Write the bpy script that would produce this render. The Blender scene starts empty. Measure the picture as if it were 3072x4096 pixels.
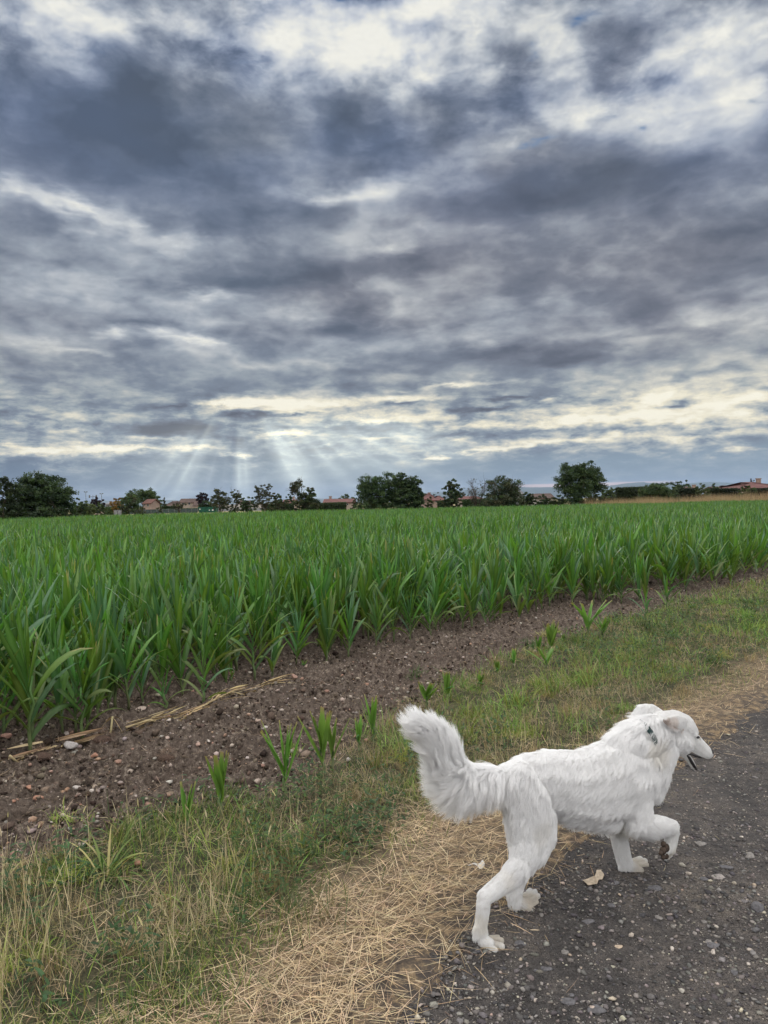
import bpy, bmesh, math, random
import numpy as np
from mathutils import Vector, Matrix, Quaternion, kdtree

SC = bpy.context.scene
COL = SC.collection
R = math.radians

# ------------------------------------------------------------------ camera
EYE = 1.6
FS = 2840.0                                   # focal length in pixels of the 3072 x 4096 photograph
cam_d = bpy.data.cameras.new('camera')
cam_d.sensor_fit = 'VERTICAL'; cam_d.sensor_height = 36.0; cam_d.lens = FS / 4096 * 36.0
cam_d.clip_start = 0.05; cam_d.clip_end = 120000.0
cam = bpy.data.objects.new('camera', cam_d); COL.objects.link(cam)
PITCH, ROLL = R(-0.79), R(1.15)
CAMROT = Matrix.Rotation(R(90) + PITCH, 3, 'X') @ Matrix.Rotation(-ROLL, 3, 'Z')
cam.location = (0, 0, EYE)
cam.rotation_euler = CAMROT.to_euler()
SC.camera = cam

def ray(px, py):                              # photo pixel (3072 x 4096) -> world direction with unit forward depth
    return CAMROT @ Vector(((px - 1536) / FS, -(py - 2048) / FS, -1.0))
def ground(px, py, z=0.0):
    d = ray(px, py); t = (z - EYE) / d.z
    return Vector((d.x * t, d.y * t, z))
def at(px, py, D):                            # the point whose world y is D
    d = ray(px, py); t = D / d.y
    return Vector((d.x * t, D, EYE + d.z * t))
def g2(dx, dy):                               # same for coordinates of the 1659-wide view
    return ground(dx * 1.8517, dy * 1.8517)

# ------------------------------------------------------------------ node helpers
def new_mat(name):
    m = bpy.data.materials.new(name); m.use_nodes = True
    nt = m.node_tree; nt.nodes.clear()
    out = nt.nodes.new('ShaderNodeOutputMaterial')
    bs = nt.nodes.new('ShaderNodeBsdfPrincipled')
    nt.links.new(bs.outputs[0], out.inputs[0])
    return m, nt, bs
class NG:
    def __init__(s, nt): s.nt = nt
    def n(s, t, **kw):
        nd = s.nt.nodes.new(t)
        for k, v in kw.items(): setattr(nd, k, v)
        return nd
    def put(s, sock, v):
        if hasattr(v, 'is_output') or isinstance(v, bpy.types.NodeSocket): s.nt.links.new(v, sock)
        else: sock.default_value = v
    def m(s, op, a, b=0.0, c=None, clamp=False):
        nd = s.n('ShaderNodeMath', operation=op); nd.use_clamp = clamp
        s.put(nd.inputs[0], a); s.put(nd.inputs[1], b)
        if c is not None: s.put(nd.inputs[2], c)
        return nd.outputs[0]
    def v(s, op, a, b=(0, 0, 0), sc=None):
        nd = s.n('ShaderNodeVectorMath', operation=op)
        s.put(nd.inputs[0], a); s.put(nd.inputs[1], b)
        if sc is not None: s.put(nd.inputs['Scale'], sc)
        return nd.outputs[0]
    def comb(s, x, y, z):
        nd = s.n('ShaderNodeCombineXYZ')
        s.put(nd.inputs[0], x); s.put(nd.inputs[1], y); s.put(nd.inputs[2], z)
        return nd.outputs[0]
    def noise(s, vec, scale, detail=4, rough=0.55, dist=0.0, col=False, **kw):
        nd = s.n('ShaderNodeTexNoise', **kw)
        if vec is not None: s.put(nd.inputs['Vector'], vec)
        nd.inputs['Scale'].default_value = scale; nd.inputs['Detail'].default_value = detail
        nd.inputs['Roughness'].default_value = rough; nd.inputs['Distortion'].default_value = dist
        return nd.outputs[1] if col else nd.outputs[0]
    def smooth(s, x, a, b, lo=0.0, hi=1.0):
        nd = s.n('ShaderNodeMapRange', interpolation_type='SMOOTHSTEP')
        s.put(nd.inputs[0], x); nd.inputs[1].default_value = a; nd.inputs[2].default_value = b
        nd.inputs[3].default_value = lo; nd.inputs[4].default_value = hi
        return nd.outputs[0]
    def lin(s, x, a, b, lo=0.0, hi=1.0):
        nd = s.n('ShaderNodeMapRange'); s.put(nd.inputs[0], x)
        for i, v in enumerate((a, b, lo, hi)): nd.inputs[i + 1].default_value = v
        return nd.outputs[0]
    def mix(s, f, a, b, blend='MIX'):
        nd = s.n('ShaderNodeMix', data_type='RGBA', blend_type=blend)
        s.put(nd.inputs[0], f)
        s.put(nd.inputs[6], (*a, 1) if isinstance(a, tuple) and len(a) == 3 else a)
        s.put(nd.inputs[7], (*b, 1) if isinstance(b, tuple) and len(b) == 3 else b)
        return nd.outputs[2]
    def ramp(s, x, stops, interp='LINEAR'):
        nd = s.n('ShaderNodeValToRGB'); cr = nd.color_ramp; cr.interpolation = interp
        while len(cr.elements) < len(stops): cr.elements.new(0.5)
        for e, (p, c) in zip(cr.elements, stops):
            e.position = p; e.color = (*c, 1)
        s.put(nd.inputs[0], x)
        return nd.outputs[0]
def lin8(r, g, b):                            # 8-bit sRGB -> linear
    f = lambda c: (c / 255) / 12.92 if c <= 10 else (((c / 255) + 0.055) / 1.055) ** 2.4
    return (f(r), f(g), f(b))
# ------------------------------------------------------------------ sky
SUN_PX = (515 * 1.8517, 800 * 1.8517)
sd = ray(*SUN_PX).normalized()
SUN_AZ, SUN_EL = math.atan2(sd.x, sd.y), math.asin(sd.z)
world = bpy.data.worlds.new('World'); SC.world = world; world.use_nodes = True
wt = world.node_tree; wt.nodes.clear(); W = NG(wt)
def azel(dx, dy):
    d = ray(dx * 1.8517, dy * 1.8517).normalized()
    return math.atan2(d.x, d.y), math.asin(d.z)
def build_sky():
    tc = W.n('ShaderNodeTexCoord').outputs['Generated']
    sep = W.n('ShaderNodeSeparateXYZ'); W.put(sep.inputs[0], W.v('NORMALIZE', tc))
    x, y, z = sep.outputs
    az = W.m('ARCTAN2', x, y); el = W.m('ARCSINE', z)
    # cloud deck: where the view ray meets a layer overhead, so that it foreshortens towards the horizon
    den = W.m('ADD', W.m('MAXIMUM', z, 0.0), 0.20)
    q = W.comb(W.m('DIVIDE', x, den), W.m('DIVIDE', y, den), 0.0)
    qn = W.noise(q, 2.0, 5, 0.55, col=True)
    qn = W.v('SUBTRACT', qn, (0.5, 0.5, 0.5))
    # the layout of the big masses, in azimuth and elevation, edges torn by the noise
    spread = W.smooth(el, 0.0, 0.35, 0.018, 0.15)
    n3 = W.noise(W.comb(W.m('MULTIPLY', az, 1.0), W.m('MULTIPLY', el, 3.2), 0.0), 8.0, 6, 0.60, col=True)
    n3 = W.v('SUBTRACT', n3, (0.5, 0.5, 0.5))
    wob = W.v('ADD', W.v('SCALE', qn, sc=spread), W.v('MULTIPLY', n3, (0.13, 0.07, 0)))
    p = W.v('ADD', W.comb(az, el, 0.0), W.v('MULTIPLY', wob, (1, .55, 0)))
    def blob(total, dx, dy, rx, ry, amp, ang=0.0, vec=p):
        a, e = azel(dx, dy)
        k = 1 / 1533.7
        mp = W.n('ShaderNodeMapping', vector_type='TEXTURE')
        W.put(mp.inputs[0], vec)
        c = math.cos(e)
        mp.inputs['Location'].default_value = (a, e, 0)
        mp.inputs['Rotation'].default_value = (0, 0, R(-ang + 1.1))
        fx = math.cos(a) ** 2
        mp.inputs['Scale'].default_value = (rx * 1.75 * k * fx / 1.0, ry * 1.75 * k * c * c / max(math.cos(a), .1) ** .0, 1)
        gr = W.n('ShaderNodeTexGradient', gradient_type='QUADRATIC_SPHERE'); W.put(gr.inputs[0], mp.outputs[0])
        return W.m('MULTIPLY_ADD', gr.outputs[1], amp, total)
    B = [ # big masses
        (120, 40, 420, 90, .22), (330, 60, 260, 60, .10), (620, 70, 420, 110, .30), (860, 95, 260, 80, .30), (830, 30, 160, 60, .2), (560, 120, 160, 60, .25),
        (1420, 40, 330, 80, .28), (1300, 190, 330, 80, .26), (1480, 240, 260, 80, .30), (1640, 170, 160, 200, .20),
        (1250, 260, 130, 40, .28), (1060, 150, 180, 60, .20), (0, 90, 120, 60, .15), (1650, 330, 130, 60, .2), (950, 15, 90, 40, .25),
        (220, 220, 330, 120, -.30, 12), (120, 330, 330, 120, -.16), (430, 330, 330, 110, -.22, 12), (560, 450, 170, 60, -.22),
        (1080, 205, 190, 34, -.42), (1370, 70, 100, 55, -.45), (1050, 95, 90, 35, -.3), (680, 240, 160, 60, -.2), (800, 310, 200, 40, -.25),
        (930, 320, 230, 60, -.18), (1330, 350, 330, 70, -.24), (1150, 430, 400, 60, -.22), (1560, 400, 260, 70, -.18), (1640, 490, 240, 60, -.26),
        (60, 408, 170, 22, .50, 8), (190, 450, 150, 22, .46, 22), (285, 480, 70, 26, .42, 30), (390, 515, 80, 24, .30), (200, 500, 60, 18, .2),
        (750, 392, 120, 26, .52), (690, 400, 60, 20, .2), (850, 550, 60, 24, .32), (760, 500, 140, 50, .14), (1080, 500, 230, 26, .14), (60, 560, 240, 30, .08),
        (120, 560, 300, 40, -.12), (640, 608, 300, 34, -.24), (900, 570, 300, 26, -.1), (1600, 600, 300, 60, -.16), (1300, 600, 300, 30, -.08),
        (480, 634, 80, 14, .26), (440, 630, 40, 10, .2), (240, 716, 60, 16, .28), (370, 726, 110, 12, .34), (435, 728, 40, 14, .34), (80, 742, 110, 22, .28), (180, 770, 80, 10, .25),
        (680, 690, 160, 24, .14), (300, 700, 140, 14, -.22), (720, 714, 220, 20, -.22), (1060, 760, 300, 22, -.26), (1220, 778, 140, 20, -.28), (1500, 700, 260, 16, .16),
        (1550, 800, 200, 14, -.2), (150, 800, 240, 40, -.10), (860, 800, 200, 16, -.14), (720, 790, 140, 10, .14), (100, 880, 200, 26, -.08), (1400, 740, 180, 10, .10),
    ]
    F = [ # broken bright band low over the horizon
        (1250, 905, 600, 60, .18), (620, 880, 380, 26, .16), (200, 965, 330, 16, .18), (1500, 880, 300, 50, .12),
        (560, 868, 130, 16, .80), (480, 872, 60, 10, .55), (690, 872, 120, 9, .40), (850, 862, 110, 10, .42), (980, 832, 120, 6, .40), (870, 846, 60, 6, .3), (1190, 860, 36, 9, .50),
        (860, 906, 200, 13, .50), (1000, 920, 110, 10, .30), (760, 888, 120, 6, .4), (1390, 880, 220, 24, .44), (1300, 905, 200, 14, .40), (1560, 900, 160, 20, .36), (1600, 860, 120, 14, .3),
        (1250, 950, 260, 9, .40), (1080, 968, 150, 5, .50, -3), (950, 990, 40, 4, .55), (1480, 945, 220, 8, .26), (1590, 972, 90, 9, .46), (980, 950, 60, 7, .3), (1440, 915, 120, 8, .3),
        (1120, 860, 130, 7, -.36), (1050, 884, 80, 7, -.50), (1180, 930, 140, 9, -.34), (740, 922, 200, 11, -.30), (640, 894, 90, 4, -.40), (750, 888, 40, 5, -.4), (870, 870, 60, 5, -.4), (1350, 925, 70, 8, -.3), (1560, 930, 70, 5, -.25),
        (80, 976, 100, 7, .56), (215, 972, 80, 10, .62), (16, 962, 30, 6, .5), (325, 948, 70, 8, .40), (425, 968, 50, 6, .48), (300, 968, 110, 6, .4), (170, 934, 40, 6, .3), (520, 984, 30, 7, .66), (610, 938, 70, 7, .6), (700, 962, 60, 5, .3), (800, 945, 60, 5, .3),
        (400, 922, 105, 20, -.62), (330, 926, 40, 9, -.3), (370, 880, 90, 11, -.36), (505, 896, 50, 13, -.50), (566, 890, 24, 11, -.50), (1458, 875, 52, 10, -.85), (250, 895, 120, 26, -.12), (512, 952, 22, 10, -.3),
        (395, 1062, 50, 4, .16), (1330, 1000, 120, 5, .1), (1270, 1046, 150, 3, .3), (1400, 1047, 70, 2.4, .3),
    ]
    tot = 0.0
    for b in B: tot = blob(tot, *b)
    # finer, for the low band: less torn
    nf = W.noise(W.comb(W.m('MULTIPLY', az, 1.0), W.m('MULTIPLY', el, 3.0), 3.0), 34.0, 5, 0.6, col=True)
    nf = W.v('MULTIPLY', W.v('SUBTRACT', nf, (0.5, 0.5, 0.5)), (0.055, 0.018, 0))
    pf = W.v('ADD', W.comb(az, el, 0.0), nf)
    for b in F: tot = blob(tot, *b, vec=pf) if len(b) == 6 else blob(tot, *b, 0.0, pf)
    # mask of the unseen sky behind and overhead, brightened to light the foreground
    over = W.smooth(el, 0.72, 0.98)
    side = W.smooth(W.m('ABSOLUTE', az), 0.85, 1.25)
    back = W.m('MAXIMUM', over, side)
    # detail of the deck
    d1 = W.noise(q, 1.25, 6, 0.52, 0.2)
    d2 = W.noise(q, 4.0, 5, 0.50, 0.1)
    d4 = W.noise(q, 11.0, 5, 0.62, 0.3)
    dl = W.noise(W.v('ADD', W.comb(az, W.m('MULTIPLY', el, 3.0), 5.0), W.v('SCALE', n3, sc=0.04)), 24.0, 6, 0.62)
    d3 = W.noise(W.v('ADD', W.comb(az, W.m('MULTIPLY', el, 1.7), 1.0), W.v('SCALE', n3, sc=0.05)), 14.0, 6, 0.52)
    low = W.smooth(el, 0.0, 0.12)
    bright = W.smooth(el, 0.38, 0.55)
    lum = W.m('ADD', tot, W.lin(el, 0.0, 0.6, 0.40, 0.38))
    lum = W.m('MULTIPLY_ADD', W.m('SUBTRACT', d1, 0.5), W.m('MULTIPLY', low, 0.80), lum)
    gain = W.smooth(lum, 0.05, 0.75, 0.50, 1.25)
    det = W.m('MULTIPLY', W.m('SUBTRACT', d2, 0.5), W.m('ADD', W.m('MULTIPLY', low, 0.30), W.m('MULTIPLY', bright, 1.0)))
    det = W.m('MULTIPLY_ADD', W.m('SUBTRACT', d3, 0.5), W.m('ADD', 0.40, W.m('ADD', W.m('MULTIPLY', low, 0.35), W.m('MULTIPLY', bright, 0.45))), det)
    det = W.m('MULTIPLY_ADD', W.m('SUBTRACT', d4, 0.5), W.m('MULTIPLY', bright, 0.85), det)
    det = W.m('MULTIPLY_ADD', W.m('SUBTRACT', dl, 0.5), W.smooth(el, 0.20, 0.10, 0.0, 1.25), det)
    lum = W.m('MULTIPLY_ADD', det, gain, lum)
    # bright seams where the lumps of the deck part
    bn = W.noise(W.v('ADD', q, W.v('SCALE', qn, sc=0.25)), 1.7, 4, 0.45)
    seam = W.smooth(W.m('ABSOLUTE', W.m('SUBTRACT', bn, 0.5)), 0.09, 0.0)
    lum = W.m('MULTIPLY_ADD', seam, W.m('MULTIPLY', W.smooth(el, 0.03, 0.2, 0.0, 0.14), W.smooth(lum, 0.12, 0.5, 0.3, 1.0)), lum)
    bn2 = W.noise(W.v('ADD', q, W.v('SCALE', qn, sc=0.3)), 4.2, 5, 0.52)
    lumpy = W.m('SUBTRACT', W.m('MULTIPLY', W.m('ABSOLUTE', W.m('SUBTRACT', bn2, 0.5)), 4.0), 0.28)
    lum = W.m('MULTIPLY_ADD', lumpy, W.smooth(el, 0.05, 0.25, 0.0, -0.18), lum)
    cool = W.ramp(lum, [(0.0, lin8(80, 90, 106)), (0.16, lin8(92, 103, 120)), (0.34, lin8(118, 127, 142)), (0.54, lin8(158, 166, 177)),
                        (0.74, lin8(202, 206, 209)), (0.90, lin8(230, 230, 224)), (1.0, lin8(240, 239, 231))])
    mauve = W.ramp(lum, [(0.0, lin8(84, 87, 99)), (0.16, lin8(98, 101, 113)), (0.34, lin8(124, 126, 136)), (0.54, lin8(164, 166, 171)),
                         (0.74, lin8(208, 209, 206)), (0.90, lin8(233, 231, 222)), (1.0, lin8(242, 240, 229))])
    hue = W.smooth(W.noise(q, 0.45, 3), 0.42, 0.6)
    c = W.mix(hue, cool, mauve)
    high = W.ramp(lum, [(0.0, lin8(84, 98, 122)), (0.16, lin8(98, 112, 138)), (0.34, lin8(126, 140, 166)), (0.54, lin8(164, 175, 195)), (0.74, lin8(204, 209, 216)), (0.90, lin8(228, 229, 226)), (1.0, lin8(240, 239, 231))])
    c = W.mix(W.m('MULTIPLY', W.smooth(el, 0.30, 0.50), W.smooth(W.noise(q, 1.7, 3), 0.35, 0.6)), c, high)
    warm = W.ramp(lum, [(0.0, lin8(86, 88, 98)), (0.20, lin8(106, 111, 123)), (0.36, lin8(128, 139, 152)), (0.50, lin8(166, 174, 176)),
                        (0.66, lin8(212, 209, 195)), (0.82, lin8(242, 234, 208)), (1.0, lin8(255, 249, 228))])
    c = W.mix(W.smooth(el, 0.24, 0.11), c, warm)
    # clear blue-grey air under the deck
    strip = W.smooth(W.m('MULTIPLY_ADD', W.m('SUBTRACT', lum, 0.45), 0.03, el), 0.072, 0.046)
    airc = W.mix(W.smooth(az, -0.35, 0.4), lin8(97, 113, 131), lin8(134, 152, 165))
    airc = W.mix(W.m('MULTIPLY', W.smooth(lum, 0.3, 0.7), 0.45), airc, lin8(160, 172, 180))
    c = W.mix(W.m('MULTIPLY', strip, 0.85), c, airc)
    pk = W.m('MULTIPLY', W.m('MULTIPLY', W.smooth(el, 0.0215, 0.0195), W.smooth(el, 0.0135, 0.0165)), W.smooth(az, 0.13, 0.22))
    pk = W.m('MULTIPLY', pk, W.smooth(az, 0.42, 0.34))
    c = W.mix(W.m('MULTIPLY', pk, 0.9), c, lin8(232, 202, 192))
    # crepuscular rays: bright air below the gap, fanning out from the hidden sun
    sa, se = SUN_AZ, SUN_EL
    da = W.m('SUBTRACT', az, sa); de = W.m('SUBTRACT', se, el)
    phi = W.m('ARCTAN2', da, de)
    rr = W.m('SQRT', W.m('ADD', W.m('MULTIPLY', da, da), W.m('MULTIPLY', de, de)))
    pr = W.comb(phi, rr, 0.0)
    rays = 0.0
    for (ph, wd, r0, rl, am) in [(-42, 4, .19, .10, .20), (-37, 1.6, .19, .09, .30), (-28, 1.4, .15, .09, .55), (-24, 2.2, .15, .08, .35), (-16, 1.6, .15, .07, .22), (-9, 2.0, .14, .06, .15),
                                 (-1, 1.5, .145, .055, .75), (3.0, 1.3, .14, .05, .45), (6, 3, .13, .06, .2), (27, 2.8, .14, .075, .85), (31.5, 2.4, .13, .07, .6), (36, 1.8, .13, .06, .45), (44, 2.2, .16, .08, .65), (50.5, 1.6, .17, .08, .5),
                                 (56, 2.0, .20, .10, .60), (62, 1.4, .22, .10, .60), (67, 1.3, .235, .09, .5), (70, 1.6, .26, .08, .5), (20, 5, .12, .05, .16), (-55, 3, .24, .1, .12), (5, 45, .16, .085, .22), (-33, 6, .17, .08, .2), (34, 9, .15, .08, .15), (58, 14, .2, .13, .10), (-33, 1.2, .17, .07, .25)]:
        mp = W.n('ShaderNodeMapping', vector_type='TEXTURE'); W.put(mp.inputs[0], pr)
        mp.inputs['Location'].default_value = (R(ph), r0, 0)
        mp.inputs['Scale'].default_value = (R(wd) * 3.6, rl * 2.0, 1)
        gr = W.n('ShaderNodeTexGradient', gradient_type='QUADRATIC_SPHERE'); W.put(gr.inputs[0], mp.outputs[0])
        rays = W.m('MULTIPLY_ADD', gr.outputs[1], am, rays)
    rays = W.m('MULTIPLY', rays, W.smooth(el, 0.135, 0.105))
    c = W.mix(1.0, c, W.mix(W.m('MULTIPLY', rays, 1.0, clamp=True), (0, 0, 0), lin8(192, 196, 182)), 'ADD')
    # added fill: out-of-view sky set brighter than the visible deck, lights dog and ground
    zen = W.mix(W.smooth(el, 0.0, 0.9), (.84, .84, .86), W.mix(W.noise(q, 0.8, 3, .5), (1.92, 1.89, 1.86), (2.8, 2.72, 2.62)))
    bgc = W.n('ShaderNodeBackground'); W.put(bgc.inputs[0], c); bgc.inputs[1].default_value = 1.0
    sky = W.n('ShaderNodeTexSky', sky_type='NISHITA'); sky.sun_disc = False
    sky.sun_elevation = max(SUN_EL, 0.01); sky.sun_rotation = SUN_AZ; sky.ozone_density = 4.0; sky.dust_density = 0.3
    bgs = W.n('ShaderNodeBackground'); W.put(bgs.inputs[0], sky.outputs[0]); bgs.inputs[1].default_value = 0.10
    # gaps of blue between the clouds near the top
    holes = 0.0
    for b in [(760, 0, 60, 12, .9), (1265, 40, 60, 26, .75), (1130, 88, 34, 30, .9), (1310, 262, 40, 14, .8), (1385, 280, 34, 14, .9), (1160, 296, 40, 9, .5), (1540, 30, 60, 30, .4), 
              (1620, 210, 60, 12, .6), (790, 185, 50, 14, .35), (1200, 120, 60, 30, .35), (230, 110, 80, 26, .3), (520, 160, 50, 20, .3), (1440, 250, 40, 6, .5), (1600, 30, 60, 18, .4)]:
        holes = blob(holes, *b)
    thr = W.m('SUBTRACT', 0.5, W.m('ADD', W.m('MULTIPLY', d4, 0.55), W.m('MULTIPLY', bn2, 0.45)))
    holes = W.smooth(W.m('MULTIPLY', W.smooth(holes, 0.0, 0.9), W.m('MULTIPLY_ADD', thr, 7.0, 0.85)), 0.0, 1.15)
    holes = W.m('MULTIPLY', holes, W.smooth(el, 0.38, 0.46))
    mx = W.n('ShaderNodeMixShader'); W.put(mx.inputs[0], W.m('MULTIPLY', holes, 0.92))
    W.put(mx.inputs[1], bgc.outputs[0]); W.put(mx.inputs[2], bgs.outputs[0])
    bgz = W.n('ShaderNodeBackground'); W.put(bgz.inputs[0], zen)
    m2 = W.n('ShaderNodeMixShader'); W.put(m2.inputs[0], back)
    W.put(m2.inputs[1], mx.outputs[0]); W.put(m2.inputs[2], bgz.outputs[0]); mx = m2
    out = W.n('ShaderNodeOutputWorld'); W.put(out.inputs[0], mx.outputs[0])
build_sky()
world.cycles.sampling_method = 'NONE'

sun_d = bpy.data.lights.new('sun', 'SUN'); sun_d.energy = 0.8; sun_d.angle = R(20); sun_d.color = (1, .95, .86)
sun = bpy.data.objects.new('sun', sun_d); COL.objects.link(sun)
sun.rotation_euler = sd.to_track_quat('Z', 'Y').to_euler()
SC.view_settings.view_transform = 'Standard'; SC.view_settings.look = 'None'
SC.view_settings.exposure = 0.0; SC.view_settings.gamma = 1.0

cy = SC.cycles
cy.max_bounces = 10; cy.diffuse_bounces = 8; cy.glossy_bounces = 2; cy.transmission_bounces = 4; cy.transparent_max_bounces = 8
cy.use_denoising = True; cy.denoiser = 'OPENIMAGEDENOISE'; cy.denoising_input_passes = 'RGB_ALBEDO_NORMAL'; cy.denoising_prefilter = 'ACCURATE'
cy.use_adaptive_sampling = True; cy.adaptive_threshold = 0.015; cy.adaptive_min_samples = 12
cy.caustics_reflective = False; cy.caustics_refractive = False
# ------------------------------------------------------------------ numeric helpers
rng = np.random.default_rng(7)
random.seed(7)
_perm = np.random.default_rng(3).random((512, 512)).astype(np.float32)
def vnoise(x, y, s=1.0, seed=0):
    x = np.asarray(x, float) * s + seed * 17.3; y = np.asarray(y, float) * s + seed * 31.7
    xi = np.floor(x).astype(int); yi = np.floor(y).astype(int)
    fx = x - xi; fy = y - yi
    fx = fx * fx * (3 - 2 * fx); fy = fy * fy * (3 - 2 * fy)
    g = lambda a, b: _perm[a & 511, b & 511]
    return (g(xi, yi) * (1 - fx) + g(xi + 1, yi) * fx) * (1 - fy) + (g(xi, yi + 1) * (1 - fx) + g(xi + 1, yi + 1) * fx) * fy
def fbm(x, y, s, octv=4, rough=0.5, seed=0):
    t = 0; a = 1; n = 0
    for k in range(octv):
        t = t + a * vnoise(x, y, s * 2 ** k, seed + k); n += a; a *= rough
    return t / n
def sstep(x, a, b):
    t = np.clip((np.asarray(x, float) - a) / (b - a), 0, 1); return t * t * (3 - 2 * t)

# track frame: u runs along the track, v across it towards the field
TU = np.array((0.667, 0.745)); TV = np.array((-0.745, 0.667))
def uv(x, y): return x * TU[0] + y * TU[1], x * TV[0] + y * TV[1]
def xy(u, v): return u * TU[0] + v * TV[0], u * TU[1] + v * TV[1]
def edge_from(pts, ext=60):
    P = sorted([uv(g2(*p).x, g2(*p).y) for p in pts])
    us = [P[0][0] - ext] + [p[0] for p in P] + [P[-1][0] + ext]
    vs = [P[0][1]] + [p[1] for p in P] + [P[-1][1]]
    return np.array(us), np.array(vs)
E_ROAD = edge_from([(880, 2212), (960, 2110), (1040, 2010), (1160, 1930), (1300, 1790), (1500, 1650), (1659, 1545)])
E_STRAW = edge_from([(420, 2212), (560, 2080), (760, 1930), (960, 1790), (1200, 1690), (1480, 1540), (1659, 1450)])
E_GRASS = edge_from([(0, 1925), (160, 1880), (300, 1790), (470, 1760), (640, 1730), (760, 1670), (850, 1585), (960, 1508), (1080, 1447), (1200, 1392), (1390, 1342), (1500, 1298), (1659, 1256)])
E_CORN = edge_from([(0, 1640), (180, 1590), (330, 1520), (480, 1500), (640, 1450), (880, 1395), (1020, 1365), (1160, 1320), (1300, 1290), (1420, 1300), (1550, 1275), (1659, 1240)])
def ev(E, u): return np.interp(u, E[0], E[1])
def bands(x, y):
    u, v = uv(x, y)
    w = (fbm(x, y, 1.3, 4, .6, 5) - .5) * 0.55
    return u, v, v - ev(E_ROAD, u) + w * .45, v - ev(E_STRAW, u) + w, v - ev(E_GRASS, u) + w * .8, v - ev(E_CORN, u)
# far edge of the crop: y as a function of x
FARX = np.array([-200, -60, -38, -30, -12, 0, 12, 30, 45, 60, 90, 200]); FARY = np.array([55, 56, 58, 66, 70, 71, 74, 80, 84, 82, 82, 82])
def in_field(x, y):
    u, v = uv(x, y)
    return (v > ev(E_CORN, u)) & (y < np.interp(x, FARX, FARY))
def relief(x, y, near=True):
    u, v, dr, ds, dg, dc = bands(x, y)
    D = np.hypot(x, y)
    fade = 1 - sstep(D, 14, 40)
    road = 1 - sstep(dr, -.15, .15)
    soil = sstep(dg, -.1, .25)
    z = (fbm(x, y, .8, 3, .5, 2) - .5) * 0.05
    z += road * ((fbm(x, y, 3, 3, .5, 9) - .5) * .022 + (fbm(x, y, 16, 3, .6, 11) - .5) * .012)
    z += -road * .02 * np.exp(-((v - ev(E_ROAD, u) + 1.15) / .16) ** 2)
    z += (1 - road) * (1 - soil) * (.03 + (fbm(x, y, 5, 3, .5, 13) - .5) * .06)
    cl = fbm(x, y, 7, 4, .62, 21)
    z += soil * (np.abs(cl - .5) * -.30 + .04 + (fbm(x, y, 2.2, 2, .5, 23) - .5) * .14 + (np.abs(fbm(x, y, 20, 3, .6, 27) - .5)) * .12)
    return z * fade

def mesh_obj(name, verts, faces, mats, parent=None, smooth=False, mat_idx=None):
    me = bpy.data.meshes.new(name)
    verts = np.asarray(verts, np.float32)
    if isinstance(faces, np.ndarray):
        k = faces.shape[1]; n = len(faces)
        me.vertices.add(len(verts)); me.vertices.foreach_set('co', verts.ravel())
        me.loops.add(n * k); me.loops.foreach_set('vertex_index', faces.astype(np.int32).ravel())
        me.polygons.add(n); me.polygons.foreach_set('loop_start', np.arange(0, n * k, k, dtype=np.int32))
        me.polygons.foreach_set('loop_total', np.full(n, k, np.int32))
        me.update(calc_edges=True)
    else:
        me.from_pydata([tuple(map(float, v)) for v in verts], [], faces); me.update()
    for m in (mats if isinstance(mats, (list, tuple)) else [mats]): me.materials.append(m)
    if mat_idx is not None: me.polygons.foreach_set('material_index', np.asarray(mat_idx, np.int32))
    if smooth: me.polygons.foreach_set('use_smooth', np.ones(len(me.polygons), bool))
    o = bpy.data.objects.new(name, me); COL.objects.link(o)
    if parent is not None: o.parent = parent
    return o
def set_attr(me, name, arr, typ='FLOAT'):
    a = me.attributes.new(name, 'FLOAT_COLOR' if typ == 'COL' else 'FLOAT', 'POINT')
    a.data.foreach_set('color' if typ == 'COL' else 'value', np.asarray(arr, np.float32).ravel())
def tag(o, label=None, cat=None, group=None, kind=None):
    if label: o['label'] = label
    if cat: o['category'] = cat
    if group: o['group'] = group
    if kind: o['kind'] = kind
    return o
def empty(name, loc=(0, 0, 0), rz=0.0):
    o = bpy.data.objects.new(name, None); COL.objects.link(o); o.location = loc; o.rotation_euler = (0, 0, rz)
    o.empty_display_size = .2
    return o
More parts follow.
